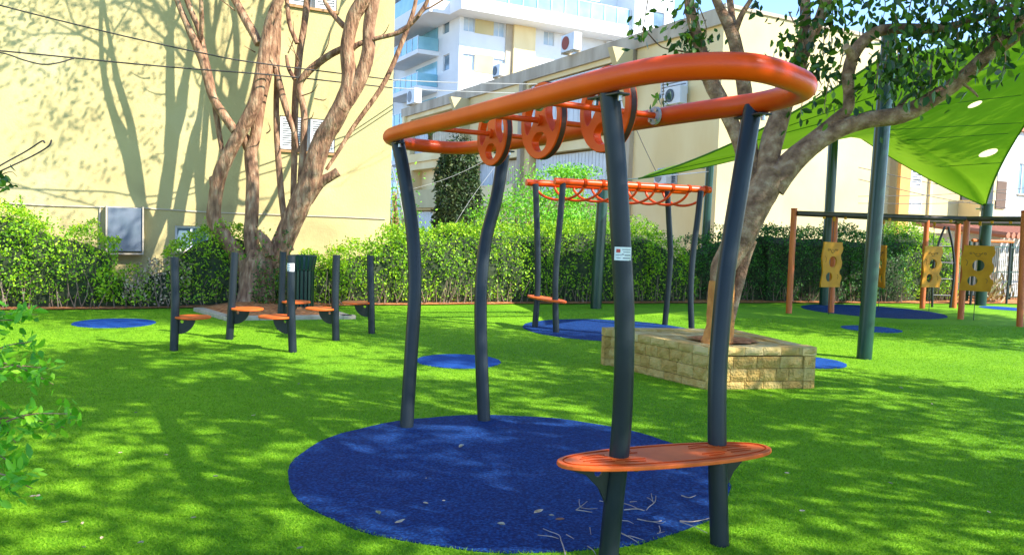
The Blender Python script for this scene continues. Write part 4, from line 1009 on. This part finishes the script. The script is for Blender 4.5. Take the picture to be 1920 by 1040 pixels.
# ================================================================== HEDGES AND BUSHES
def hedge(p0, p1, width, hfun, label, name='hedge', dens=2600, mat=LEAFH, size=.05, group=None, shoots=40, low=.08, core=True, cat='hedge'):
    p0 = Vector((*p0, 0)); p1 = Vector((*p1, 0)); L_ = (p1-p0).length; X_ = (p1-p0).normalized(); Y_ = Z.cross(X_)     # Y_ points away from the camera side
    r = empty(name, (p0+p1)/2, label, cat, group); N_ = int(dens*L_)
    s = rng.uniform(-.15, L_+.15, N_); ph = random.uniform(0, 9)
    hh = np.array([hfun(min(1, max(0, q_/L_)))for q_ in s])
    hh = hh*(1+.05*np.sin(s*3.1+ph)+.04*np.sin(s*7.3+ph*2)+.03*np.sin(s*17+ph))
    # position round the section: front face, top, some of the back
    u = rng.uniform(0, 1, N_); dep = rng.exponential(.07, N_)
    front = u < .62; z = np.where(front, low+(hh-low)*rng.uniform(0, 1, N_)**.85, hh); y = np.where(front, 0, rng.uniform(0, width, N_))
    lump = .09*np.sin(s*4.3+z*5+ph)+.07*np.sin(s*9.1-z*8+ph)+.05*np.sin(s*15+z*13)
    rnd = np.clip((z/hh-.72)/.28, 0, 1)**2*.25
    y = np.where(front, lump+rnd+dep, y); z = np.where(front, z, hh+lump*.8-dep-.25*np.clip((.25-y)/.25, 0, 1)**2)
    back = rng.uniform(0, 1, N_) < .06; y = np.where(back, width+rng.normal(0, .05, N_), y)
    P = np.array(tuple(p0))[None]+s[:, None]*np.array(tuple(X_))+y[:, None]*np.array(tuple(Y_)); P[:, 2] = np.maximum(.03, z)
    ex = []
    for k_ in range(int(shoots*L_)):
        a_ = random.uniform(0, L_); h_ = hfun(a_/L_)+random.uniform(-.03, .05); b_ = random.uniform(0, width*.8); top_ = random.uniform(.06, .24)
        for j in range(10): ex.append(tuple(p0+X_*(a_+random.gauss(0, .012))+Y_*b_+Z*(h_-.05+top_*j/10)))
    if ex: P = np.vstack([P, np.array(ex)])
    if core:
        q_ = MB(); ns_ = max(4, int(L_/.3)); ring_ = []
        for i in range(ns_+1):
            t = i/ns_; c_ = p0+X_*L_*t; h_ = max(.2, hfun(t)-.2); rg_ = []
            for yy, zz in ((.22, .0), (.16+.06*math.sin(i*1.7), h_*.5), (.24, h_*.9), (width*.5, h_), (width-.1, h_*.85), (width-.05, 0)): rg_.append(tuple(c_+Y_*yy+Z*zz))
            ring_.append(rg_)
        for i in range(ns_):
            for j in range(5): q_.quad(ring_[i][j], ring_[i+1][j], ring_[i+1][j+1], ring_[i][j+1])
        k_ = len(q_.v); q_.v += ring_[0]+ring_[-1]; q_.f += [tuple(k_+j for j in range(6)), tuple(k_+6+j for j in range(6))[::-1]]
        part(q_, 'dark_core', CORE, r)  # solid core added to block light, coloured as the shaded inside
    q_ = MB()
    for i in range(int(L_*14)):
        c_ = p0+X_*random.uniform(0, L_)+Y_*random.uniform(.02, .2); t_ = c_+Vector((random.gauss(0, .1), random.gauss(0, .05), random.uniform(.3, .7)))
        q_.tube([c_, c_.lerp(t_, .5)+X_*random.gauss(0, .03), t_], [.010, .008, .004], 4, 2)
    if q_.f: part(q_, 'bare_stems', DRY, r)
    under(leaves_mesh(P, size, 'foliage', mat, droop=-.1, aspect=.55), r); return r
def hy(x, o=.12): return (x, hedge_y(x)+o)
lin = lambda *v: (lambda t: float(np.interp(t, np.linspace(0, 1, len(v)), v)))
hedge(hy(-10.8), hy(-8.0), 1.1, lin(1.9, 1.9, 1.8, 1.66), 'tall bushy light green hedge at the far left edge', shoots=22)
hedge(hy(-8.0), hy(-6.85), 1.0, lin(1.6, 1.36, 1.32, 1.12), 'hedge section in front of the yellow wall left of the grey cabinet', shoots=16)
hedge(hy(-6.85), hy(-6.25), .7, lin(.75, .62, .55), 'low gap in the hedge below the grey cabinet', shoots=8, dens=1800)
hedge(hy(-6.45, .0), hy(-5.75, .0), .6, lin(.6, .8, .9), 'dry pinkish brown bush between the green hedge sections', name='bush', dens=1500, mat=M('dry bush leaf', [(.22, .13, .08), (.45, .32, .24), (.25, .30, .06)], .8, 2, island=.9, ramp=(.1, .9)), shoots=25, cat='bush', size=.045)
hedge(hy(-5.9), hy(-4.6), .9, lin(1.0, 1.42, 1.48, 1.3), 'round bright bush behind the bare tree, left of its trunk', shoots=16, name='bush', cat='bush')
hedge(hy(-4.6), hy(-3.3), .9, lin(.9, .85, 1.0), 'hedge section behind the step posts and the litter bin', shoots=18)
hedge(hy(-3.3), hy(-2.2), 1.1, lin(1.0, 1.15, 1.5), 'hedge section beside the corner of the yellow block', shoots=24)
hedge(hy(-2.2), hy(.9), 1.3, lin(1.45, 1.55, 1.6, 1.65), 'bright hedge section seen between the two back legs of the near monkey bars', shoots=30)
hedge(hy(.9), hy(3.2), 1.3, lin(1.65, 1.72, 1.75, 1.7), 'hedge section with dark lower half behind the far monkey bars', shoots=30)
hedge(hy(3.2), hy(4.15), 1.2, lin(1.7, 1.5, 1.1), 'end of the bright hedge beside the grey green pole', shoots=24)
hedge(hy(4.3, .5), hy(6.3, .3), 1.2, lin(1.3, 1.65, 1.75), 'shaded dark hedge section directly behind the ficus trunk', mat=LEAFH_SHADE, shoots=18)
hedge(hy(6.3), hy(8.6), 1.2, lin(1.8, 1.75, 1.8), 'shaded dark hedge section behind the leftmost orange post and yellow panel', mat=LEAFH_SHADE, shoots=20)
hedge(hy(8.6), hy(10.2), 1.2, lin(1.75, 1.7, 1.8), 'shaded dark hedge section behind the thick near green pole', mat=LEAFH_SHADE, shoots=20)
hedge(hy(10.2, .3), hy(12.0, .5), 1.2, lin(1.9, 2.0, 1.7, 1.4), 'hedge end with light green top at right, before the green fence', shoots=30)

# small trees behind the hedge
def fluffy(cx, cy, h, rx, n, mat, label, name='tree', size=.07, zc=.6, clusters=34, up_=.0, flat=.5):
    base = Vector((cx, cy, 0)); r = empty(name, base, label, 'tree'); m_ = MB(); P = []
    m_.tube([base, base+Vector((.1, 0, h*.4)), base+Vector((0, 0, h*.7))], [.09, .07, .04], 8, 3)
    for k_ in range(clusters):
        a_ = random.uniform(0, 6.28); rr = rx*math.sqrt(random.uniform(0, 1)); zz = h*(zc+random.uniform(-1, 1)*(1-zc)*math.sqrt(max(0, 1-(rr/rx)**2)))
        c_ = base+Vector((rr*math.cos(a_), rr*math.sin(a_), zz)); m_.tube([base+Z*h*.35, base.lerp(c_, .6)+Z*.1, c_], [.03, .018, .006], 5, 2)
        s_ = random.uniform(.16, .34); P.append(np.array(tuple(c_))+rng.normal(size=(int(n/clusters), 3))*np.array((s_, s_, s_*flat)))
    part(m_, 'trunk', BARK, r); under(leaves_mesh(np.vstack(P), size, 'crown', mat, droop=.1, aspect=.5), r); return r
fluffy(.35, 20.6, 3.05, 1.25, 9000, LEAFB, 'bright green feathery tree behind the hedge, left of the far monkey bars', clusters=60)
fluffy(1.75, 20.9, 2.5, .8, 3500, LEAFB, 'smaller bright green tree behind the hedge under the left end of the far monkey bars', clusters=30)
fluffy(1.55, 22.5, 3.35, .55, 1500, LEAFB, 'slim tree with a flat umbrella shaped green top behind the hedge', zc=.95, clusters=14, flat=.3)
fluffy(-2.95, 19.6, 3.4, .42, 900, LEAFB, 'thin light green tree squeezed beside the corner of the yellow block', clusters=14)
# ivy column
base = Vector((-1.95, 27.5, 0)); ri = empty('cypress', base, 'dark dense ivy covered column tree in front of the beige block', 'tree')
q = MB(); q.tube([base, base+Z*2.2, base+Z*3.9], [.35, .4, .15], 10, 3, wob=.1); part(q, 'trunk', CORE, ri)
n_ = 9000; h_ = rng.uniform(0, 1, n_); a_ = rng.uniform(0, 6.28, n_); rr = (.80*(1-h_**5*.5)+.08*np.sin(h_*14+a_*3))*rng.uniform(.75, 1.05, n_)
under(leaves_mesh(np.stack([base.x+rr*np.cos(a_), base.y+rr*np.sin(a_), .1+h_*4.35], 1), .13, 'foliage', LEAFY, droop=.3), ri)
# creeper on the balcony of the beige block
pb_ = on_pl(862, 268, FBl[0]-U*.5, FBl[2]); rc = empty('balcony_plant', pb_, 'grey green plant growing over the balcony of the beige block', 'plant')
under(leaves_mesh(np.array(tuple(pb_))+rng.normal(size=(500, 3))*np.array((.3, .5, .3)), .11, 'foliage', LEAFY), rc)

# foreground leafy sprigs at the left edge
rs1 = empty('shrub', (-2.75, 3.9, 0), 'blurred light green leafy shrub reaching into the left edge close to the camera', 'shrub')
q = MB(); lf = []
for (x0, y0, x1, y1, d_) in ((-60, 700, 60, 640, 4.2), (-60, 720, 90, 690, 4.0), (-50, 820, 140, 775, 3.8), (-60, 800, 120, 800, 3.9), (-60, 900, 60, 915, 3.6), (-60, 760, 30, 830, 3.8), (-60, 640, 40, 600, 4.4), (-60, 680, 100, 720, 4.1), (-50, 620, 70, 590, 4.6), (-60, 860, 40, 880, 3.7)):
    a_ = at(x0, y0, d_+.1); c_ = at(x1, y1, d_); m_ = a_.lerp(c_, .5)+Z*.05; q.tube([a_, m_, c_], [.006, .004, .002], 5, 4)
    for k_ in range(60):
        t = random.uniform(.1, 1.02); p_ = (a_.lerp(m_, t*2) if t < .5 else m_.lerp(c_, t*2-1)); lf.append(tuple(p_+Vector((random.gauss(0, .03), random.gauss(0, .04), random.gauss(0, .03)))))
base = Vector((-2.75, 3.9, 0))
for k_ in range(6): q.tube([base+Vector((random.gauss(0, .05), 0, 0)), base+Vector((.05, 0, .5)), at(-60, 640+45*k_, 4.1)], [.014, .01, .006], 6, 3)
part(q, 'stems', BARK, rs1); under(leaves_mesh(lf, .062, 'foliage', LEAFB, droop=0, aspect=.42), rs1)
c_ = at(4, 335, 3.4); rs2 = empty('leafy_twig', c_, 'dark leafy twig poking in from the left edge above the hedge', 'twig')
q = MB(); q.tube([at(-60, 350, 3.5), at(-20, 338, 3.45), at(18, 322, 3.4), at(32, 331, 3.4)], [.005, .004, .002, .001], 5, 4); q.tube([at(-60, 350, 3.5), Vector((-2.9, 3.6, .9)), Vector((-3.0, 3.7, 0))], [.005, .012, .02], 5, 4); part(q, 'stem', BARK, rs2)
under(leaves_mesh(np.array(tuple(at(4, 340, 3.4)))+rng.normal(size=(26, 3))*.03, .035, 'foliage', LEAFD, aspect=.7), rs2)

# ================================================================== ORANGE POST FRAME WITH HANGING PANELS
pp_ = [on_h(*p_, 0) for p_ in ((1479, 587), (1558, 586), (1729, 578), (1788, 577), (1801, 598), (1912, 612))]
rw = empty('swing_frame', pp_[1], 'orange post frame with dark top beams from which yellow panels hang, at right', 'play frame')
tp_ = []
for i, (p_, tpx) in enumerate(zip(pp_, ((1489, 395), (1566, 406), (1738, 409), (1797, 415), (1813, 414), (1921, 400)))):
    d_ = (p_-CAM).dot(fw); t_ = at(*tpx, d_); tp_.append(t_)
    q = MB(); q.tube([p_-Z*.02, p_.lerp(t_, .5), t_+Z*.02], .062, 16, 1); po = part(q, 'post', WOODO, rw, smooth=True)
    q = MB(); q.tube([t_+Z*.021, t_+Z*.05], .066, 12, 1); sub(q, 'cap', ORANGE_D, po)
BEAM = M('dark brown beam', [(.045, .03, .025), (.08, .055, .045)], .5, 4)
bh = 2.10
b0, b1, b2, b5 = [Vector((t_.x, t_.y, bh)) for t_ in (tp_[0], tp_[1], tp_[2], tp_[5])]; b3 = Vector((tp_[3].x, tp_[3].y, bh)); b4 = Vector((tp_[4].x, tp_[4].y, bh))
for A1, A2 in ((b0, b1+(b1-b0)*.02), (b1, b2), (b2, b3), (b3+(b3-b2)*.0, b3+Vector((2.6, -.6, 0))), (b0+Vector((.05, -.05, -.0)), b4), (b4, b5+(b5-b4)*.3), (b4, b3)):
    q = MB(); q.tube([A1, A2], .055, 12, 1); part(q, 'beam', BEAM, rw, smooth=True)
def hang_panel(px, py, d, yaw, label, hgt=.94, wid=.62):
    c_ = at(px, py, d); X_ = Vector((math.cos(yaw), math.sin(yaw), 0)); n_ = X_.cross(Z)
    r = empty('hanging_panel', c_, label, 'play panel', 'yellow panels hung from the orange post frame')
    H_ = hgt/2; W_ = wid/2; right = []; 
    prof = [(-1, .86), (-.8, .88), (-.62, 1.0), (-.5, .96), (-.42, .78), (-.3, .74), (-.1, .92), (.1, .97), (.3, .84), (.45, .80), (.6, .95), (.75, 1.0), (.9, .90), (1, .92)]
    right = [(W_*b_, H_*a_) for a_, b_ in prof]; left = [(-W_*(1.86-b_ if i % 3 else b_), H_*a_) for i, (a_, b_) in enumerate(prof)]
    left = [(-W_*(.9+.07*math.sin(a_*5)), H_*a_) for a_, b_ in prof]
    out = right+left[::-1]
    Mx = Matrix(((X_.x, 0, n_.x, c_.x), (X_.y, 0, n_.y, c_.y), (0, 1, 0, c_.z), (0, 0, 0, 1)))
    hs = [[(x*.115+.02, y*.12+.06) for x, y in circ(1, 20)], [(x*.095-.07, y*.10-.26) for x, y in circ(1, 20)]]
    pl_o = under(plate(out, hs, .03, 'panel', YPANEL, None, Mx, .003), r)
    q = MB(); f_ = lambda x, y: c_+X_*x+Z*y-n_*(-.018 if 0 else -.019)
    for sg in (1, -1):
        off = n_*(.019*sg)
        for sx in (-1, 1):
            q.tube([c_+off+X_*(sx*.13+.02*math.cos(a_))+Z*(.31+.018*math.sin(a_)) for a_ in [i*math.pi/3 for i in range(6)]], .006, 4, 2, closed=True)
            q.tube([c_+off+X_*sx*.09+Z*.33, c_+off+X_*sx*.05+Z*.29, c_+off+X_*sx*.015+Z*.31], .006, 4, 2)
        q.tube([c_+off+X_*x+Z*y for x, y in ((-.05, .27), (0, .245), (.05, .27))], .006, 4, 2)
        q.tube([c_+off+X_*x+Z*y for x, y in ((-.22, .18), (-.18, .13), (-.2, .05))], .005, 4, 2); q.tube([c_+off+X_*x+Z*y for x, y in ((.16, -.2), (.2, -.24), (.18, -.3))], .005, 4, 2)
    o_ = part(q, 'engraved_face', M('brown engraving', (.16, .07, .02), .7), r)
    for z0, z1, nm in ((H_, bh-c_.z-.05, 'cord'), (-H_, -c_.z, 'ground_cord')):
        q = MB(); q.tube([c_+Z*z0, c_+Z*z1], .007, 6, 1); part(q, nm, BLACK, r)
    q = MB(); q.tube([c_+Z*(bh-c_.z-.14), c_+Z*(bh-c_.z-.05)], .03, 8, 1); part(q, 'hanger', YPANEL, r)
    return r
hang_panel(1559, 496, 16.8, R(28), 'yellow panel hanging in front of the leftmost green pole by the hedge')
hang_panel(1652, 499, 18.0, R(83), 'yellow panel seen nearly edge on, just right of the thick near green pole')
hang_panel(1747, 500, 18.4, R(22), 'narrow looking yellow panel beside the black climbing net frame')
hang_panel(1832, 503, 16.6, R(-25), 'broadest looking yellow panel at right, in front of the green pole under the sail tip')
q = MB()
for px, dd_ in ((1545, 0), (1585, 0), (1668, 0), (1783, 0), (1860, 0), (1895, 0)):
    c_ = on_pl(px, 415, b0, (b5-b0).cross(Z).normalized()); q = MB(); q.tube([Vector((c_.x, c_.y, bh-.10)), Vector((c_.x, c_.y, bh-.052))], .028, 8, 1); part(q, 'hanger', YPANEL, rw)
# black climbing frame, dark A shape
ca = at(1765, 570, 19.6); ca.z = 0; rk = empty('climbing_frame', ca, 'narrow black pointed climbing frame standing before the dark hedge', 'climbing frame')
q = MB()
for sx in (-1, 1): q.tube([ca+Vector((sx*.22, 0, 0)), ca+Vector((sx*.26, 0, .9)), ca+Vector((sx*.18, 0, 1.5)), ca+Vector((sx*.04, 0, 1.98))], .028, 8, 4)
for h_, w_ in ((.3, .24), (.7, .25), (1.1, .23), (1.5, .18)): q.tube([ca+Vector((-w_, 0, h_)), ca+Vector((w_, 0, h_))], .018, 6, 1)
part(q, 'frame', BLACK, rk)
bs = at(1862, 452, 21.0); rbm = empty('balance_bar', (bs.x, bs.y, 0), 'brown horizontal bar on thin black legs near the green mesh fence', 'bar')
q = MB(); q.tube([bs-U*.9, bs+U*.9], .04, 8, 1); part(q, 'bar', WOODO, rbm)
for sx in (-.8, .8): q = MB(); c_ = bs+U*sx; q.tube([Vector((c_.x, c_.y, 0)), c_], .03, 8, 1); part(q, 'leg', BLACK, rbm)
# dry grass tuft, stones by the hedge on the right
for (px, py, d_, lb) in ((1845, 560, 21.6, 'dry tan plant in front of the green mesh fence'),):
    c_ = at(px, py, d_); c_.z = 0; o_ = leaves_mesh(np.array(tuple(c_))+np.abs(rng.normal(size=(260, 3)))*np.array((.22, .08, .30)), .3, 'dry_plant', DRYLEAF, droop=-1, aspect=.14); tag(o_, lb, 'plant')
q = MB(); c_ = at(1270, 556, 20.3); c_.z = .09; q.box(c_, (1.7, .5, .12), rz=.45); o_ = q.build('concrete_slab', CONC, bevel=.02); tag(o_, 'pale concrete slab on the mulch at the foot of the grey green pole', 'slab')

# ================================================================== CABLES
def cable(label, pts, r=.012, mat=None, group='overhead cables crossing the yards', sag=0):
    P = [at(*p_) for p_ in pts]
    q = MB(); q.tube(P, r, 6, 6); o = q.build('cable', mat or CABLE); tag(o, label, 'cable', group); return o
cable('upper black cable sloping down across the yellow wall from the top left corner', [(-60, -5, 12.2), (100, 36, 12.6), (250, 72, 13), (380, 100, 13.4), (480, 118, 13.8), (735, 150, 16)], .012)
cable('lower black cable running across the yellow wall behind the bare tree', [(-60, 90, 12.2), (110, 106, 12.8), (250, 120, 13.3), (380, 131, 13.8), (520, 142, 14.4), (735, 165, 16.6)], .013)
cable('drooping loop of black cable at far left on the lower wall cable', [(-30, 95, 12.3), (10, 101, 12.4), (45, 113, 12.5), (80, 121, 12.6), (110, 118, 12.7), (140, 109, 12.9)], .012)
cable('pale cable continuing right from the yellow corner past the white tower', [(735, 150, 16), (850, 155, 19), (1000, 158, 24), (1150, 160, 30)], .012, CABLEW)
cable('second pale cable below it, running past the beige roof edge', [(735, 165, 16.6), (850, 171, 20), (1000, 176, 25), (1150, 180, 30)], .012, CABLEW)
cable('thin pale cable slanting up to the right in front of the dark ivy column', [(735, 365, 19), (850, 330, 21), (960, 275, 23), (1040, 240, 26)], .004, CABLEW)
cable('thin pale stay wire rising from the hedge beside the ivy column', [(850, 425, 17.5), (885, 370, 18.5), (930, 310, 20), (960, 270, 22)], .004, CABLEW)
cable('pale wire slanting down beside the corner of the yellow block', [(728, 290, 18.5), (745, 350, 18.2), (762, 430, 17.8)], .01, CABLEW)
for i, (y0, y1, w_) in enumerate(((318, 368, 'topmost'), (372, 352, 'rising'), (385, 372, 'lowest'), (340, 396, 'steepest'))):
    cable('%s of the thin dark cables before the pale block under the green sail' % w_, [(1610, y0-4, 22), (1760, (y0+y1)/2+3, 23), (1930, y1, 24)], .010)
cable('pair of cut cable ends sticking up over the left hedge', [(-40, 335, 9.5), (10, 305, 9.6), (50, 283, 9.7), (78, 265, 9.7), (84, 268, 9.7)], .010)
cable('shorter cut cable end beside the pair above the left hedge', [(-40, 340, 9.5), (20, 312, 9.6), (60, 293, 9.7), (90, 275, 9.7), (97, 262, 9.7)], .010)
cable('thin dark cable falling down the beige block right of the third wheel', [(1192, 240, 27), (1210, 280, 27), (1232, 325, 27)], .014)

# ================================================================== LITTER ON THE GROUND
def twig(pxs, label, r=.006, forks=()):
    r *= .62
    q = MB(); P = [on_h(x, y, .012+.01*math.sin(i*2.3)) for i, (x, y) in enumerate(pxs)]
    q.tube(P, [r*(1-.5*i/(len(P)-1)) for i in range(len(P))], 6, 3)
    for fk in forks:
        P = [on_h(x, y, .014+.012*i) for i, (x, y) in enumerate(fk)]; q.tube(P, [r*.7*(1-.4*i/(len(P)-1)) for i in range(len(P))], 5, 3)
    o = q.build('fallen_twig', TWIGM); tag(o, label, 'twig', 'dry twigs on the large blue mat'); return o
twig([(1060, 1038), (1055, 1020), (1050, 1011), (1035, 1005), (1008, 1002)], 'forked twig at the bottom edge of the large mat, left of the front post', .006, [[(1052, 1012), (1048, 1002), (1030, 995), (1018, 990)]])
twig([(1080, 955), (1095, 957), (1113, 960)], 'small branching twig just left of the front post, pointing right', .006, [[(1080, 955), (1090, 948), (1101, 939)], [(1088, 950), (1086, 942), (1086, 935)], [(1090, 951), (1104, 953), (1120, 952)]])
twig([(1170, 955), (1196, 953), (1210, 957), (1216, 950), (1228, 940), (1230, 927)], 'longest forked twig right of the front post', .006, [[(1170, 943), (1184, 947), (1196, 953)], [(1226, 941), (1218, 934), (1213, 932)], [(1224, 938), (1222, 930), (1221, 924)]])
twig([(1275, 976), (1300, 977), (1334, 970)], 'pale whitish twig lying in the sunlit spot beside the back right post', .007, [[(1275, 977), (1300, 986), (1326, 998)]])
twig([(1162, 997), (1180, 1006), (1198, 1017)], 'two pronged twig close to the foot of the front post on its right side', .006, [[(1178, 1003), (1190, 1006), (1206, 1011)]])
twig([(1195, 972), (1222, 977), (1244, 975)], 'brownish straight twig between the two right posts', .005, [[(1222, 977), (1240, 980), (1248, 976)]])
twig([(1278, 928), (1292, 932), (1307, 927)], 'short curved grey twig under the right end of the foot board', .006)
twig([(1102, 1023), (1112, 1030), (1118, 1040)], 'short twig at the bottom edge just left of the front post', .005)
twig([(1164, 975), (1178, 976), (1190, 982)], 'thin curved twig touching the right side of the front post', .004)
twig([(1124, 938), (1136, 940)], 'stub of twig left of the front post below the foot board', .004)
twig([(1181, 940), (1194, 939)], 'tiny straight twig just right of the front post', .004)
twig([(1236, 985), (1238, 994), (1234, 1000)], 'tiny hooked twig between the right posts', .004, [[(1232, 999), (1246, 996)]])
twig([(1106, 988), (1108, 1001)], 'tiny upright looking twig left of the front post near the bottom', .004)
twig([(1062, 1001), (1076, 1009)], 'thin straight twig between the forked bottom twig and the front post', .004)
def fleaf(px, py, s, label, mat=DRYLEAF, grp='fallen leaves on the turf and mats', rot=None):
    c_ = on_h(px, py, .022); a_ = rot if rot is not None else random.uniform(0, 6.28); X_ = Vector((math.cos(a_), math.sin(a_), random.uniform(-.1, .3))).normalized(); Y_ = Z.cross(X_).normalized(); N_ = X_.cross(Y_)
    q = MB(); k_ = random.uniform(.2, .5); pr = [(-.5, 0), (-.25, .17), (.05, .22), (.32, .13), (.5, 0)]
    for sg in (1, -1):
        up_ = [c_+X_*x*s+Y_*sg*y*s*1.1+N_*(y*k_*s*2+abs(x)*s*.25) for x, y in pr]; mid_ = [c_+X_*x*s+N_*abs(x)*s*.25 for x, y in pr]
        for i in range(4): q.quad(mid_[i], mid_[i+1], up_[i+1], up_[i])
    o = q.build('fallen_leaf', mat); tag(o, label, 'leaf', grp); m_ = o.modifiers.new('thickness', 'SOLIDIFY'); m_.thickness = .0015; return o
PALE = M('pale curled leaf', [(.30, .25, .16), (.48, .42, .30)], .7, 9)
for (x, y, s, l_, m_) in ((1010, 960, .07, 'largest ochre dry leaf left of the front post', DRYLEAF), (1050, 974, .05, 'reddish brown curled leaf beside the ochre leaf on the large mat', M('brown leaf', (.28, .12, .06), .7)),
     (865, 837, .06, 'pale hooked leaf near the middle of the large mat', PALE), (709, 962, .06, 'grey green leaf in the lower left of the large mat', M('grey green leaf', (.16, .18, .09), .7)),
     (750, 978, .06, 'white curved leaf in the lower left of the large mat', PALE), (940, 983, .05, 'small beige leaf at the lower middle of the large mat', PALE), (798, 943, .03, 'small ring shaped pale leaf on the large mat', PALE),
     (1034, 966, .03, 'tiny pale leaf between the ochre and the reddish brown leaf', PALE), (832, 938, .018, 'tiny white speck of leaf on the large mat, right of the ring shaped leaf', PALE), (799, 896, .016, 'tiny white speck of leaf near the middle of the large mat', PALE)):
    fleaf(x, y, s, l_, m_)
GL = 'small dry leaf lying loose on the green turf'
spots_ = [(155, 978), (185, 1012), (162, 1025), (212, 996), (66, 928), (68, 905), (150, 868), (126, 982), (360, 970), (345, 1020), (262, 1020), (337, 952), (403, 893), (303, 893), (1673, 902), (1540, 880), (1695, 730), (1458, 800), (1500, 960), (1610, 840), (1745, 760), (300, 765), (255, 770), (420, 800), (470, 780), (180, 940),
         (560, 1025), (630, 1010), (1470, 890), (1830, 860), (1850, 960), (1560, 1010), (1440, 745), (1190, 700), (560, 720), (680, 740), (230, 850), (90, 770), (310, 850), (480, 960)]
spots = spots_[::2]+spots_[1:12:3]
for x, y in spots:
    x += random.uniform(-6, 6); y += random.uniform(-4, 4); wh_ = 'in the left foreground' if x < 560 and y > 740 else 'behind the large mat' if y < 760 and x < 1300 else 'right of the large mat' if x > 1400 else 'at the near edge of the large mat'
    cn_, cm_ = random.choice((('tan', DRYLEAF), ('pale curled', PALE), ('tan', DRYLEAF), ('grey green', MATS['grey green leaf']), ('tan', DRYLEAF), ('grey green', MATS['grey green leaf']))); fleaf(x, y, random.uniform(.025, .045), 'small %s leaf lying on the turf %s' % (cn_, wh_), cm_, 'small dry leaves on the turf')

# ================================================================== TURF BLADES
N_ = 480000; yy = 2.5*6.2**rng.uniform(0, 1, N_); xx = rng.uniform(-1, 1, N_)*(yy*.68+.3); P = np.stack([xx, yy], 1); k_ = np.ones(N_, bool)
for x, y, r_ in MATDISCS: k_ &= (P[:, 0]-x)**2+(P[:, 1]-y)**2 > (r_-.005)**2
ins = np.ones(N_, bool)
for a_, d_ in zip((pl_, pf_, pr_, pk_), ((pf_-pl_), (pr_-pf_), (pk_-pr_), (pl_-pk_))): ins &= (d_.x*(P[:, 1]-a_.y)-d_.y*(P[:, 0]-a_.x)) > -.01
P = P[k_ & ~ins & (P[:, 1] < np.interp(P[:, 0], [q_[0] for q_ in HB], [q_[1] for q_ in HB]))]; h_ = np.full(len(P), .013); N_ = len(P)
wd = h_*.16*(1+P[:, 1]/9); a_ = rng.uniform(0, 6.28, N_); ln = rng.normal(0, .8, (N_, 2))*h_[:, None]
hh = h_*rng.uniform(.6, 1.25, N_)
Vv = np.zeros((N_, 3, 3)); Vv[:, 0, :2] = P+np.stack([np.cos(a_), np.sin(a_)], 1)*wd[:, None]; Vv[:, 1, :2] = P-np.stack([np.cos(a_), np.sin(a_)], 1)*wd[:, None]; Vv[:, 2, :2] = P+ln; Vv[:, 2, 2] = hh
me = bpy.data.meshes.new('grass'); me.vertices.add(N_*3); me.vertices.foreach_set('co', Vv.ravel()); me.loops.add(N_*3); me.loops.foreach_set('vertex_index', np.arange(N_*3, dtype=np.int32))
me.polygons.add(N_); me.polygons.foreach_set('loop_start', np.arange(N_, dtype=np.int32)*3); me.polygons.foreach_set('loop_total', np.full(N_, 3, np.int32)); me.update(calc_edges=True)
go = link(me, 'grass', BLADE); tag(go, 'short bright green artificial turf pile covering the playground', 'grass', kind='stuff')
